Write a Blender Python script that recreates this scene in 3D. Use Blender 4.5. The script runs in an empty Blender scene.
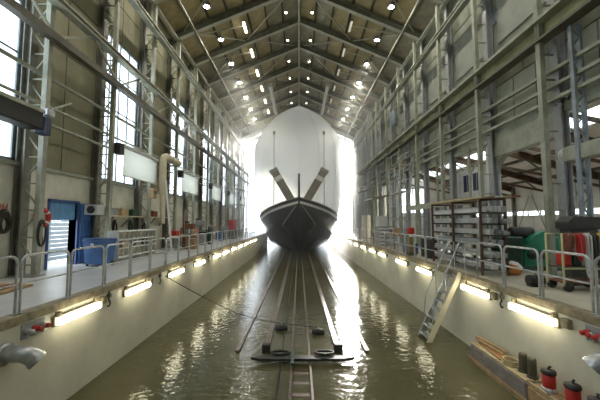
import bpy, bmesh, math, random
from mathutils import Vector, Matrix
random.seed(7)
S = bpy.context.scene
COL = S.collection
PI = math.pi

# ------------------------------------------------------------------ camera
F_PX = 310.0
cam_d = bpy.data.cameras.new('camera'); cam = bpy.data.objects.new('camera', cam_d); COL.objects.link(cam)
cam_d.sensor_width = 36.0; cam_d.lens = 36.0 * F_PX / 600.0
cam_d.clip_start = 0.05; cam_d.clip_end = 600
cam.location = (0, 0, 1.7)
cam.rotation_euler = (PI/2 + math.atan(22/F_PX), 0, -0.0032)
S.camera = cam

# ------------------------------------------------------------------ sky, low sun and exposure
SUN_E = 16.0
W = bpy.data.worlds.new('overcast_sky'); S.world = W; W.use_nodes = True
bg = W.node_tree.nodes['Background']
bg.inputs[0].default_value = (0.86, 0.94, 1.0, 1); bg.inputs[1].default_value = 5.0
sun_d = bpy.data.lights.new('low_sun', 'SUN'); sun_d.energy = SUN_E; sun_d.angle = math.radians(3); sun_d.color = (1.0, .95, .86)
sun = bpy.data.objects.new('low_sun', sun_d); COL.objects.link(sun)
sun.rotation_euler = Vector((.16, 1.0, .30)).to_track_quat('Z', 'Y').to_euler()
S.view_settings.view_transform = 'Standard'; S.view_settings.look = 'None'
S.view_settings.gamma = 1.0; S.view_settings.use_curve_mapping = False
S.view_settings.exposure = 0.15

FLOOD_W, TUBE_E, QUAY_E, RIDGE_E = 240.0, 14.0, 13.0, 20.0
HAZE = 0.024

# ------------------------------------------------------------------ materials
MATS = {}
def mat(name, col, rough=0.6, metal=0.0, var=0.15, scale=3.0, bump=0.0, bscale=40.0, emit=None, estr=0.0, col2=None):
    if name in MATS: return MATS[name]
    m = bpy.data.materials.new(name); m.use_nodes = True
    nt = m.node_tree; N = nt.nodes; L = nt.links
    p = N['Principled BSDF']
    p.inputs['Roughness'].default_value = rough; p.inputs['Metallic'].default_value = metal
    tc = N.new('ShaderNodeTexCoord')
    nz = N.new('ShaderNodeTexNoise'); nz.inputs['Scale'].default_value = scale; nz.inputs['Detail'].default_value = 6
    nz.inputs['Roughness'].default_value = 0.65
    L.new(tc.outputs['Object'], nz.inputs['Vector'])
    rp = N.new('ShaderNodeValToRGB')
    c2 = col2 if col2 else tuple(c*(1-var*1.6) for c in col)
    c1 = tuple(min(1, c*(1+var)) for c in col)
    rp.color_ramp.elements[0].position = 0.3; rp.color_ramp.elements[0].color = (*c2, 1)
    rp.color_ramp.elements[1].position = 0.68; rp.color_ramp.elements[1].color = (*c1, 1)
    L.new(nz.outputs['Fac'], rp.inputs['Fac']); L.new(rp.outputs['Color'], p.inputs['Base Color'])
    if bump > 0:
        nb = N.new('ShaderNodeTexNoise'); nb.inputs['Scale'].default_value = bscale
        L.new(tc.outputs['Object'], nb.inputs['Vector'])
        b = N.new('ShaderNodeBump'); b.inputs['Strength'].default_value = bump; b.inputs['Distance'].default_value = 0.02
        L.new(nb.outputs['Fac'], b.inputs['Height']); L.new(b.outputs['Normal'], p.inputs['Normal'])
    if emit:
        p.inputs['Emission Color'].default_value = (*emit, 1); p.inputs['Emission Strength'].default_value = estr
    MATS[name] = m
    return m

STEEL = mat('pale_painted_steel', (.37, .38, .32), .5, .0, .2, 2.0)
STEELR = mat('olive_painted_steel', (.31, .32, .25), .5, .0, .2, 2.0)
PALES = mat('cream_grey_steel', (.56, .56, .47), .5, 0, .12, 2)
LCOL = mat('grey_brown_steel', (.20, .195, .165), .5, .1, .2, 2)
DSTEEL = mat('dark_brown_steel', (.11, .10, .075), .55, .1, .3, 2.0)
BSTEEL = mat('blue_grey_steel', (.24, .28, .32), .45, .2, .2, 3.0)
GALV = mat('galvanised_steel', (.50, .52, .54), .35, .75, .2, 8.0)
RAFT = mat('olive_rafter_paint', (.22, .22, .17), .5, .0, .2, 2.0)
PANELL = mat('olive_sheet_panel', (.29, .275, .185), .7, 0, .12, 1.2)
PANELR = mat('grey_green_sheet_panel', (.25, .26, .205), .7, 0, .12, 1.2)
BLIND = mat('pale_blind_panel', (.31, .32, .28), .7, 0, .1, 1.2)
OLIVE = mat('olive_girder_web', (.26, .25, .13), .6, 0, .2, 2.0)
ROOFP = mat('lamplit_tan_roof_board', (.53, .44, .25), .8, 0, .22, .9)  # tan board, yellow lamplight put into its colour
ROOFP2 = mat('grey_roof_board', (.44, .40, .30), .8, 0, .22, .9)
CONC = mat('cream_painted_concrete', (.64, .61, .50), .55, 0, .09, .7, .15, 12)
DECKL = mat('grey_deck_concrete', (.54, .55, .56), .32, 0, .12, .8, .05, 20)
DECKR = mat('sandy_deck_concrete', (.52, .48, .39), .5, 0, .14, .9, .08, 20)
KERB = mat('rusty_kerb_steel', (.30, .25, .16), .6, .2, .3, 5.0)
WHITE = mat('white_paint', (.80, .80, .78), .5, 0, .06, 2)
CREAM = mat('cream_paint', (.68, .62, .47), .6, 0, .1, 2)
PALEB = mat('pale_blue_grey_board', (.20, .24, .29), .6, 0, .1, 3)
BLACK = mat('black_rubber', (.03, .03, .03), .6, 0, .2, 6)
BLUE = mat('blue_paint', (.06, .16, .42), .42, 0, .15, 3)
LBLUE = mat('light_blue_shutter', (.15, .36, .62), .45, 0, .1, 3)
NAVY = mat('navy_plastic', (.05, .11, .30), .4, 0, .15, 4)
DNAVY = mat('dark_navy_paint', (.03, .05, .11), .5, 0, .15, 4)
RED = mat('red_paint', (.55, .035, .03), .45, 0, .15, 4)
RUST = mat('rusty_red_steel', (.26, .09, .06), .7, .1, .3, 6)
BROWN = mat('dark_brown_beam', (.13, .075, .045), .6, .1, .25, 3)
GREEN = mat('machine_green', (.02, .22, .13), .4, 0, .15, 3)
DGREEN = mat('dark_green_steel', (.025, .075, .05), .5, .1, .2, 3)
POSTB = mat('rusty_brown_post', (.13, .075, .06), .65, .1, .3, 6)
YELLOW = mat('yellow_plastic', (.75, .48, .03), .45, 0, .1, 4)
PYELL = mat('pale_yellow_paint', (.45, .44, .22), .5, 0, .1, 4)
WOOD = mat('weathered_timber', (.36, .24, .13), .75, 0, .25, 5, .2, 30)
PWOOD = mat('pale_timber', (.50, .40, .24), .75, 0, .2, 5, .2, 30)
ORANGE = mat('orange_cloth', (.70, .28, .08), .8, 0, .15, 5)
CARD = mat('cardboard', (.52, .36, .20), .85, 0, .1, 4)
GREY = mat('mid_grey_paint', (.30, .31, .32), .5, 0, .15, 3)
LGREY = mat('light_grey_paint', (.58, .59, .58), .5, 0, .1, 3)
ALU = mat('aluminium_profile', (.42, .43, .43), .38, .4, .12, 6)
HULL = mat('dark_hull_paint', (.035, .042, .06), .18, 0, .15, .5)
WRAP = mat('white_shrink_wrap', (.85, .86, .87), .45, 0, .04, .4, .25, 1.2)
TANSTEEL = mat('tan_steel', (.24, .21, .165), .5, .2, .2, 3)
RAIL_M = mat('wet_rusty_rail', (.15, .105, .08), .3, .3, .3, 8)
HAZEG = mat('aisle_cream_panel', (.76, .70, .63), .7, 0, .08, 1.0)
TUBE = mat('tube_lamp_glow', (1, 1, 1), .5, emit=(1.0, .93, .72), estr=TUBE_E)
TUBE_DIM = mat('dim_tube_lamp', (.75, .72, .62), .4, emit=(1.0, .93, .72), estr=.35)  # aisle-side tubes, given a faint glow of their own
FLOOD = mat('flood_lamp_glow', (1, 1, 1), .5, emit=(1.0, .98, .86), estr=60.0)
QUAYG = mat('quay_lamp_glow', (1, 1, 1), .5, emit=(1.0, .93, .66), estr=QUAY_E)
RIDGEG = mat('ridge_lamp_glow', (1, 1, 1), .5, emit=(1.0, .95, .75), estr=RIDGE_E)

def brick_mat():
    m = mat('whitewashed_brick', (.76, .74, .65), .75, 0, .12, 1.2)
    nt = m.node_tree; N = nt.nodes; L = nt.links
    tc = N.new('ShaderNodeTexCoord'); mp = N.new('ShaderNodeMapping')
    mp.inputs['Rotation'].default_value = (PI/2, 0, PI/2)
    br = N.new('ShaderNodeTexBrick'); br.inputs['Scale'].default_value = 4.4
    br.inputs['Color1'].default_value = (1, 1, 1, 1); br.inputs['Color2'].default_value = (.8, .8, .8, 1)
    br.inputs['Mortar'].default_value = (.2, .2, .2, 1); br.inputs['Mortar Size'].default_value = .03
    sp = N.new('ShaderNodeSeparateXYZ'); cb = N.new('ShaderNodeCombineXYZ')
    L.new(tc.outputs['Object'], sp.inputs[0]); L.new(sp.outputs['Y'], cb.inputs['X']); L.new(sp.outputs['Z'], cb.inputs['Y'])
    L.new(cb.outputs[0], br.inputs['Vector'])
    b = N.new('ShaderNodeBump'); b.inputs['Strength'].default_value = .6; b.inputs['Distance'].default_value = .012
    L.new(br.outputs['Color'], b.inputs['Height'])
    L.new(b.outputs['Normal'], N['Principled BSDF'].inputs['Normal'])
    return m
BRICK = brick_mat()

def glass_mat():
    m = bpy.data.materials.new('dusty_window_glass'); m.use_nodes = True
    nt = m.node_tree; N = nt.nodes; L = nt.links
    out = N['Material Output']; N.remove(N['Principled BSDF'])
    tr = N.new('ShaderNodeBsdfTransparent'); tr.inputs[0].default_value = (.90, .94, .95, 1)
    tl = N.new('ShaderNodeBsdfTranslucent'); tl.inputs[0].default_value = (.9, .92, .92, 1)
    gl = N.new('ShaderNodeBsdfGlossy'); gl.inputs['Roughness'].default_value = .05
    a = N.new('ShaderNodeMixShader'); a.inputs[0].default_value = .3
    b = N.new('ShaderNodeMixShader'); b.inputs[0].default_value = .06
    L.new(tr.outputs[0], a.inputs[1]); L.new(tl.outputs[0], a.inputs[2])
    L.new(a.outputs[0], b.inputs[1]); L.new(gl.outputs[0], b.inputs[2]); L.new(b.outputs[0], out.inputs[0])
    return m
GLASS = glass_mat()

def sheet_mat():
    m = bpy.data.materials.new('white_screen_fabric'); m.use_nodes = True
    nt = m.node_tree; N = nt.nodes; L = nt.links
    out = N['Material Output']; N.remove(N['Principled BSDF'])
    d = N.new('ShaderNodeBsdfDiffuse'); d.inputs[0].default_value = (.84, .83, .80, 1)
    t = N.new('ShaderNodeBsdfTranslucent'); t.inputs[0].default_value = (.84, .83, .78, 1)
    a = N.new('ShaderNodeMixShader'); a.inputs[0].default_value = .75
    L.new(d.outputs[0], a.inputs[1]); L.new(t.outputs[0], a.inputs[2]); L.new(a.outputs[0], out.inputs[0])
    return m
SHEET = sheet_mat()

def water_mat():
    m = bpy.data.materials.new('murky_water'); m.use_nodes = True
    nt = m.node_tree; N = nt.nodes; L = nt.links
    p = N['Principled BSDF']; p.inputs['Roughness'].default_value = .06; p.inputs['IOR'].default_value = 1.33
    tc = N.new('ShaderNodeTexCoord')
    nz = N.new('ShaderNodeTexNoise'); nz.inputs['Scale'].default_value = .35; nz.inputs['Detail'].default_value = 4
    L.new(tc.outputs['Object'], nz.inputs['Vector'])
    rp = N.new('ShaderNodeValToRGB')
    rp.color_ramp.elements[0].position = .35; rp.color_ramp.elements[0].color = (.072, .068, .032, 1)
    rp.color_ramp.elements[1].position = .7; rp.color_ramp.elements[1].color = (.118, .110, .058, 1)
    L.new(nz.outputs['Fac'], rp.inputs['Fac']); L.new(rp.outputs['Color'], p.inputs['Base Color'])
    mp = N.new('ShaderNodeMapping'); mp.inputs['Scale'].default_value = (1.8, 2.6, 1)
    L.new(tc.outputs['Object'], mp.inputs['Vector'])
    w1 = N.new('ShaderNodeTexNoise'); w1.inputs['Scale'].default_value = 2.4; w1.inputs['Detail'].default_value = 3
    L.new(mp.outputs[0], w1.inputs['Vector'])
    b = N.new('ShaderNodeBump'); b.inputs['Strength'].default_value = .20; b.inputs['Distance'].default_value = .08
    L.new(w1.outputs['Fac'], b.inputs['Height']); L.new(b.outputs['Normal'], p.inputs['Normal'])
    return m
WATER = water_mat()
def wrap_mat():
    m = WRAP; N = m.node_tree.nodes; L = m.node_tree.links
    t = N.new('ShaderNodeBsdfTranslucent'); t.inputs[0].default_value = (.86, .85, .80, 1)
    a = N.new('ShaderNodeMixShader'); a.inputs[0].default_value = .28
    L.new(N['Principled BSDF'].outputs[0], a.inputs[1]); L.new(t.outputs[0], a.inputs[2]); L.new(a.outputs[0], N['Material Output'].inputs[0])
wrap_mat()

# ------------------------------------------------------------------ mesh helpers
class MB:
    def __init__(s): s.v = []; s.f = []; s.smooth = []
    def add(s, vs, fs, sm=False):
        o = len(s.v); s.v += [tuple(v) for v in vs]
        for f in fs: s.f.append(tuple(i+o for i in f)); s.smooth.append(sm)
        return s
    def box(s, x0, x1, y0, y1, z0, z1):
        vs = [(x0,y0,z0),(x1,y0,z0),(x1,y1,z0),(x0,y1,z0),(x0,y0,z1),(x1,y0,z1),(x1,y1,z1),(x0,y1,z1)]
        return s.add(vs, [(0,3,2,1),(4,5,6,7),(0,1,5,4),(1,2,6,5),(2,3,7,6),(3,0,4,7)])
    def cbox(s, c, d, rz=0):
        hx, hy, hz = d[0]/2, d[1]/2, d[2]/2; cs, sn = math.cos(rz), math.sin(rz)
        vs = []
        for z in (-hz, hz):
            for x, y in ((-hx,-hy),(hx,-hy),(hx,hy),(-hx,hy)):
                vs.append((c[0]+x*cs-y*sn, c[1]+x*sn+y*cs, c[2]+z))
        return s.add(vs, [(0,3,2,1),(4,5,6,7),(0,1,5,4),(1,2,6,5),(2,3,7,6),(3,0,4,7)])
    def chbox(s, x0, x1, y0, y1, z0, z1, b=.02):          # box with chamfered edges
        bm = bmesh.new(); bmesh.ops.create_cube(bm, size=1)
        for v in bm.verts:
            v.co = Vector((x0+(v.co.x+.5)*(x1-x0), y0+(v.co.y+.5)*(y1-y0), z0+(v.co.z+.5)*(z1-z0)))
        bmesh.ops.bevel(bm, geom=list(bm.edges), offset=b, segments=1, affect='EDGES', profile=.5)
        bm.verts.index_update()
        s.add([v.co.copy() for v in bm.verts], [tuple(v.index for v in f.verts) for f in bm.faces]); bm.free()
        return s
    def beam(s, a, b, w, h, up=(0,0,1)):
        a = Vector(a); b = Vector(b); d = (b-a).normalized(); up = Vector(up)
        if abs(d.dot(up)) > .98: up = Vector((0,1,0))
        sd = d.cross(up).normalized(); u = sd.cross(d).normalized()
        vs = []
        for p in (a, b):
            for i, j in ((-1,-1),(1,-1),(1,1),(-1,1)): vs.append(p+sd*(i*w/2)+u*(j*h/2))
        return s.add(vs, [(0,1,2,3),(7,6,5,4),(0,4,5,1),(1,5,6,2),(2,6,7,3),(3,7,4,0)])
    def ibeam(s, a, b, w, h, tf=.04, tw=.025, up=(0,0,1)):
        a = Vector(a); b = Vector(b); d = (b-a).normalized(); upv = Vector(up)
        sd = d.cross(upv).normalized(); u = sd.cross(d).normalized()
        s.beam(a+u*(h/2-tf/2), b+u*(h/2-tf/2), w, tf, up); s.beam(a-u*(h/2-tf/2), b-u*(h/2-tf/2), w, tf, up)
        return s.beam(a, b, tw, h-2*tf, up)
    def tube(s, pts, r, n=8, cap=True):
        pts = [Vector(p) for p in pts]; rings = []; k = len(pts); prev = None
        for i, p in enumerate(pts):
            t = (pts[min(i+1,k-1)]-pts[max(i-1,0)]).normalized()
            if prev is None:
                ref = Vector((0,0,1)) if abs(t.z) < .9 else Vector((0,1,0))
                u = t.cross(ref).normalized()
            else: u = (prev - t*prev.dot(t)).normalized()
            prev = u; w = t.cross(u)
            rr = r[i] if isinstance(r, (list, tuple)) else r
            rings.append([p+u*(rr*math.cos(2*PI*j/n))+w*(rr*math.sin(2*PI*j/n)) for j in range(n)])
        vs = [v for q in rings for v in q]; fs = []
        for i in range(k-1):
            for j in range(n):
                a, b2 = i*n+j, i*n+(j+1)%n; fs.append((a, b2, b2+n, a+n))
        s.add(vs, fs, True)
        if cap:
            s.add(rings[0], [tuple(range(n))[::-1]]); s.add(rings[-1], [tuple(range(n))])
        return s
    def lathe(s, prof, c=(0,0,0), n=16, axis='z'):
        vs = []; fs = []; k = len(prof)
        for r, z in prof:
            for j in range(n):
                x, y = r*math.cos(2*PI*j/n), r*math.sin(2*PI*j/n)
                q = (x,y,z) if axis == 'z' else ((z,x,y) if axis == 'x' else (x,z,y))
                vs.append((c[0]+q[0], c[1]+q[1], c[2]+q[2]))
        for i in range(k-1):
            for j in range(n):
                a, b2 = i*n+j, i*n+(j+1)%n; fs.append((a, b2, b2+n, a+n))
        s.add(vs, fs, True)
        s.add(vs[:n], [tuple(range(n))[::-1]]); s.add(vs[-n:], [tuple(range(n))])
        return s
    def prism(s, poly, x0, x1, axis='x'):                 # polygon in the plane square to axis
        n = len(poly); vs = []
        for x in (x0, x1):
            for a, b in poly:
                vs.append((x,a,b) if axis == 'x' else ((a,x,b) if axis == 'y' else (a,b,x)))
        fs = [tuple(range(n))[::-1], tuple(range(n, 2*n))]
        fs += [(i, (i+1)%n, (i+1)%n+n, i+n) for i in range(n)]
        return s.add(vs, fs)
    def mesh(s, name, m):
        me = bpy.data.meshes.new(name); me.from_pydata(s.v, [], s.f); me.update()
        me.polygons.foreach_set('use_smooth', s.smooth)
        bm = bmesh.new(); bm.from_mesh(me); bmesh.ops.recalc_face_normals(bm, faces=bm.faces); bm.to_mesh(me); bm.free()
        if m: me.materials.append(m)
        return me

def tag(o, label=None, cat=None, group=None, kind=None):
    if label: o['label'] = label
    if cat: o['category'] = cat
    if group: o['group'] = group
    if kind: o['kind'] = kind
    return o
def put(name, mesh, parent=None, loc=(0,0,0), rot=(0,0,0), scale=None):
    o = bpy.data.objects.new(name, mesh); COL.objects.link(o); o.location = loc; o.rotation_euler = rot
    if scale: o.scale = scale
    if parent: o.parent = parent
    return o
def part(name, mb, m, parent=None, loc=(0,0,0), rot=(0,0,0)):
    return put(name, mb.mesh(name, m), parent, loc, rot)
def thing(name, label, cat, loc=(0,0,0), rz=0, group=None, kind=None):
    o = bpy.data.objects.new(name, None); COL.objects.link(o); o.location = loc; o.rotation_euler = (0,0,rz)
    o.empty_display_size = .2
    return tag(o, label, cat, group, kind)
def kids(o): return [c for c in bpy.data.objects if c.parent == o]
def dup(root, loc, label, rz=None, group=None):
    r = root.copy(); COL.objects.link(r); r.location = loc
    if rz is not None: r.rotation_euler = (0,0,rz)
    r['label'] = label
    if group: r['group'] = group
    for ch in CH[root.name]:
        c = ch.copy(); COL.objects.link(c); c.parent = r
        for g in CH.get(ch.name, []):
            d = g.copy(); COL.objects.link(d); d.parent = c
    return r
CH = {}
def remember(root):
    ks = kids(root); CH[root.name] = ks
    for k in ks: CH[k.name] = kids(k)
    return root
ORD = ['nearest', 'second', 'third', 'fourth', 'fifth', 'sixth', 'seventh', 'eighth', 'ninth', 'tenth', 'eleventh', 'twelfth',
       'thirteenth', 'fourteenth', 'fifteenth', 'sixteenth', 'seventeenth', 'eighteenth', 'nineteenth', 'twentieth', 'twenty-first',
       'twenty-second', 'twenty-third', 'twenty-fourth', 'twenty-fifth', 'twenty-sixth', 'twenty-seventh', 'twenty-eighth', 'twenty-ninth', 'thirtieth']

# ------------------------------------------------------------------ layout
BAY = 3.6
FY = [9.9 + BAY*k for k in range(12)]          # frame positions 9.9 .. 49.5
YB, YE = -8.1, 49.5                            # hall back and open end
QL, QR, WZ = -5.05, 5.30, -2.15                # quay faces, water level
XW, XWR = 9.05, 8.75                           # wall faces, window side and aisle side
XCS, XOS = {-1: 8.28, 1: 8.0}, {-1: 8.87, 1: 8.58}   # inner and outer column chords
ZE, ZR = 14.75, 18.5                           # roof at the eave and the ridge
def zroof(x): return ZR - (ZR-ZE)/8.75*abs(x)

# ------------------------------------------------------------------ setting: water, quay, decks
def struct(name, mb, m, label, cat=None):
    return tag(part(name, mb, m), label, cat, None, 'structure')
struct('water', MB().box(-120, 120, YB, 220, WZ-.6, WZ), WATER, 'murky olive water filling the slipway basin', 'water')
struct('wall_quay_left', MB().box(QL-1.2, QL, YB, YE+.5, -3.2, -.14), CONC, 'cream painted quay wall on the window side', 'wall')
struct('wall_quay_right', MB().box(QR, QR+1.2, YB, YE+.5, -3.2, -.14), CONC, 'cream painted quay wall on the open aisle side', 'wall')
struct('floor_left', MB().box(-9.6, QL-.25, YB, YE+.5, -.14, 0), DECKL, 'grey concrete working deck on the window side', 'floor')
struct('floor_right', MB().box(QR+.25, 18.2, YB, YE+.5, -.14, 0), DECKR, 'sandy concrete working deck on the aisle side', 'floor')
struct('trim_1', MB().box(QL-.25, QL+.03, YB, YE+.5, -.14, .015), KERB, 'brown steel kerb along the deck edge, window side', 'kerb')
struct('trim_2', MB().box(QR-.03, QR+.25, YB, YE+.5, -.14, .015), KERB, 'brown steel kerb along the deck edge, aisle side', 'kerb')
struct('ground_outside_left', MB().box(-120, -9.6, YB-20, 220, -2.8, -.16), LGREY, 'pale yard ground outside the window wall', 'ground')
struct('ground_outside_right', MB().box(18.2, 120, YB-20, 220, -2.8, -.16), LGREY, 'pale yard ground outside the aisle wall', 'ground')

# ------------------------------------------------------------------ left wall
wl = thing('wall_left', 'tall wall of brick base, olive sheet panels and glazed bays', 'wall', kind='structure')
DOOR = (11.25, 12.65, 2.46)
def brick_bay(y0, y1):
    m = MB()
    if y0 < DOOR[0] < y1:
        m.box(-XW-.3, -XW, y0, DOOR[0], 0, 3.5); m.box(-XW-.3, -XW, DOOR[1], y1, 0, 3.5)
        m.box(-XW-.3, -XW, DOOR[0], DOOR[1], DOOR[2], 3.5)
    else: m.box(-XW-.3, -XW, y0, y1, 0, 3.5)
    part('brick_base', m, BRICK, wl)
bays = [FY[0]-BAY*j for j in (5,4,3,2,1)] + FY
SPLIT = [(y, y+BAY, (i % 2) == 0) for i, y in enumerate(bays[:-1])]     # window bays alternate with panel bays
pan_cache = {}
def panel(parent, x, y0, y1, z0, z1, m, g=.02, t=.06, name='wall_panel'):
    key = (round(y1-y0, 2), round(z1-z0, 2), m.name, t, g)
    if key not in pan_cache:
        pan_cache[key] = MB().chbox(-t/2, t/2, g, y1-y0-g, g, z1-z0-g, .012).mesh(name, m)
    return put(name, pan_cache[key], parent, (x, y0, z0))
win_n = 0
for (y0, y1, win) in SPLIT:
    brick_bay(y0, y1)
    part('ledge', MB().box(-XW-.25, -XW+.10, y0, y1, 3.5, 3.63), STEEL, wl)
    vis = y1 > 6
    part('backing', MB().box(-XW-.30, -XW-.08, y0, y1, 10.75 if win else 3.63, 15.0), PANELL, wl)
    if vis:
        zs = [10.75, 12.6, 14.7] if win else [3.63, 5.9, 8.2, 10.5, 12.6, 14.7]
        for za, zb in zip(zs[:-1], zs[1:]):
            for h in (0, 1):
                panel(wl, -XW-.03, y0+h*BAY/2, y0+(h+1)*BAY/2, za, zb, PANELL)
    if win:
        win_n += 1
        w = thing('window_%d' % win_n, 'tall multi-pane window, %s glazed bay from the open end' % ORD[8-win_n].replace('nearest','first'), 'window', kind='structure')
        fr = MB(); x = -XW-.08
        ya, yb = y0+.12, y1-.12; za, zb = 3.63, 10.75
        fr.box(x-.05, x+.05, ya, ya+.09, za, zb); fr.box(x-.05, x+.05, yb-.09, yb, za, zb)
        fr.box(x-.05, x+.05, ya, yb, za, za+.1); fr.box(x-.05, x+.05, ya, yb, zb-.1, zb)
        fr.box(x-.05, x+.05, y0, ya, za, zb); fr.box(x-.05, x+.05, yb, y1, za, zb)
        part('window_frame', fr, BSTEEL, w)
        cw = (yb-ya-.18)/4; rows = [za+.1+i*(zb-za-.2)/4 for i in range(5)]
        for i in range(1, 4): part('mullion', MB().box(x-.04, x+.04, ya+.09+i*cw-.035, ya+.09+i*cw+.035, za+.1, zb-.1), BSTEEL, w)
        for r in rows[1:-1]: part('glazing_bar', MB().box(x-.03, x+.03, ya+.09, yb-.09, r-.03, r+.03), BSTEEL, w)
        gm = MB().box(-.006, .006, 0, cw, 0, rows[1]-rows[0]).mesh('pane', GLASS)
        for i in range(4):
            for r in rows[:-1]: put('pane', gm, w, (x, ya+.09+i*cw, r))

# ------------------------------------------------------------------ right wall (upper half only, open below to the aisle)
wr = thing('wall_right', 'upper wall of grey-green sheet panels carried over the open aisle', 'wall', kind='structure')
for (y0, y1, _w) in SPLIT:
    vis = y1 > 6; far = y0 > 30
    part('backing', MB().box(XWR+.08, XWR+.30, y0, y1, 0 if far else 5.45, 15.0), PANELR, wr)
    if not vis: continue
    for za, zb, n in ([(0, 2.7, 2), (2.7, 5.5, 2)] if far else []) + [(5.5, 7.65, 3), (7.65, 8.8, 2), (12.25, 14.7, 2)]:
        for h in range(n): panel(wr, XWR+.05, y0+h*BAY/n, y0+(h+1)*BAY/n, za, zb, PANELR)
    panel(wr, XWR+.05, y0, y1, 8.8, 12.25, PANELR)
    panel(wr, XWR-.02, y0+.45, y1-.45, 9.45, 11.6, BLIND, name='blind_panel')
    part('lower_fascia', MB().box(XWR-.12, XWR+.1, y0, y1, 5.3, 5.6), STEELR, wr)

for k in range(1, 6):
    part('mid_post', MB().box(8.46, 8.56, FY[k]+1.75, FY[k]+1.85, 0, 5.4), STEELR, wr)
    part('post_brace', MB().beam((8.5, FY[k]+1.8, 4.0), (8.5, FY[k]+.2, 5.3), .06, .06), STEELR, wr)
# wall at the back of the hall, behind the viewer
struct('wall_back', MB().box(-9.1, 18.2, YB-.3, YB, -3, 18), PANELR, 'plain sheet wall closing the hall', 'wall')

# ------------------------------------------------------------------ ceiling: boards, purlins, braces
ce = thing('ceiling', 'pitched roof lined with tan boards between dark purlins', 'ceiling', kind='structure')
for sx in (-1, 1):
    nseg = 7; xs = [sx*(.05+i*8.7/nseg) for i in range(nseg+1)]
    part('roof_deck', MB().add([(0,YB,ZR+.2),(0,YE+.3,ZR+.2),(sx*9.1,YE+.3,zroof(9.1)+.2),(sx*9.1,YB,zroof(9.1)+.2),
                                 (0,YB,ZR+.45),(0,YE+.3,ZR+.45),(sx*9.1,YE+.3,zroof(9.1)+.45),(sx*9.1,YB,zroof(9.1)+.45)],
                                [(0,1,2,3),(7,6,5,4),(0,4,5,1),(1,5,6,2),(2,6,7,3),(3,7,4,0)]), ROOFP2, ce)
    for i in range(nseg+1):
        x = xs[i]
        part('purlin', MB().box(x-.05, x+.05, YB, YE, zroof(x)-.06, zroof(x)+.18), DSTEEL, ce)
    a = math.atan2((ZR-ZE), 8.75)*sx
    wseg = 8.7/nseg/math.cos(a)
    pm = {}
    for q, m_ in (('t', ROOFP), ('g', ROOFP2)):
        pm[q] = MB().chbox(-wseg/2+.05, wseg/2-.05, .04, BAY-.04, -.02, .02, .01).mesh('roof_board', m_)
    for k, y in enumerate([FY[0]+BAY*j for j in range(0, 11)]):
        for i in range(nseg):
            xm = (xs[i]+xs[i+1])/2
            q = 't' if (i in (2, 3, 4) or random.random() < .25) else 'g'  # strips by the lamp rows painted yellower, as lamplight; others mixed at random
            put('roof_board', pm[q], ce, (xm, y, zroof(xm)+.15), (0, a, 0))
    # wind braces under the purlins
    for k in range(1, 11):
        y0, y1 = FY[k], FY[k+1]
        for (xa, xb) in (((.4, 4.2), (8.0, 4.4)) if k % 2 else ((4.2, .4), (4.4, 8.0))):
            part('wind_brace', MB().beam((sx*xa, y0, zroof(xa)-.18), (sx*xb, y1, zroof(xb)-.18), .07, .07), PALES, ce)
        ym = (y0+y1)/2
        part('tie_bar', MB().beam((sx*7.4, y0+.6, zroof(7.4)-.3), (sx*4.0, ym, zroof(4.0)-.25), .06, .06), PALES, ce)
struct('ridge_pipe', MB().tube([(0, 12, ZR-.95), (0, YE, ZR-.95)], .08, 8), PALES, 'pale pipe running under the roof ridge', 'pipe')

# roof frames
for k in range(1, 12):
    y = FY[k]
    t = thing('roof_frame', 'pitched steel roof frame, %s from the open end' % ORD[11-k].replace('nearest', 'first'), 'roof frame', (0, y, 0), 0, 'steel roof frames', 'structure')
    for sx in (-1, 1):
        part('rafter', MB().ibeam((sx*.02, 0, ZR-.30), (sx*8.7, 0, zroof(8.7)-.30), .30, .46, .04, .03), RAFT, t)
        part('rafter_flange', MB().beam((sx*.02, 0, ZR-.55), (sx*8.5, 0, zroof(8.5)-.55), .30, .035), PALES, t)
        pts = [(sx*8.2, 0, zroof(8.2)-.62)] + [(sx*(8.2+.28*math.sin(q)), 0, zroof(8.2)-.62-.28+.28*math.cos(q)) for q in (.5, 1.0, 1.57)] + [(sx*8.48, 0, 12.4)]
        part('knee_bracket', MB().tube(pts, .055, 6), PALES, t)
    part('ridge_plate', MB().prism([(-.7, ZR-.75), (0, ZR-.5), (.7, ZR-.75), (.7, ZR-.45), (0, ZR-.2), (-.7, ZR-.45)], -.05, .05, 'y'), RAFT, t)

# longitudinal members
def long_beam(name, label, mb, m, cat='beam'):
    return tag(part(name, mb, m), label, cat, None, 'structure')
for sx, side, M_ in ((-1, 'window', STEEL), (1, 'aisle', STEELR)):
    long_beam('eave_tie', 'pale eave tie under the rafter ends, %s side' % side, MB().beam((sx*8.42, 6, 14.3), (sx*8.42, YE, 14.3), .22, .16), PALES)
    long_beam('upper_wall_beam', 'pale upper wall beam below the eave, %s side' % side, MB().ibeam((sx*8.0, 6, 12.35), (sx*8.0, YE, 12.35), .3, .3, .05, .12), M_)
    long_beam('roof_rail', 'long bar slung under the rafters, %s side' % side, MB().beam((sx*7.1, 12, zroof(7.1)-.75), (sx*7.1, YE, zroof(7.1)-.75), .14, .14), RAFT)
    d = MB().tube([(sx*3.1, 32.4, zroof(3.1)-.8), (sx*3.1, 41.0, zroof(3.1)-.8)], .2, 10)
    tag(part('roof_duct', d, WHITE), 'white round duct under the far roof, %s side' % side, 'duct', 'white roof ducts')
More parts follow.
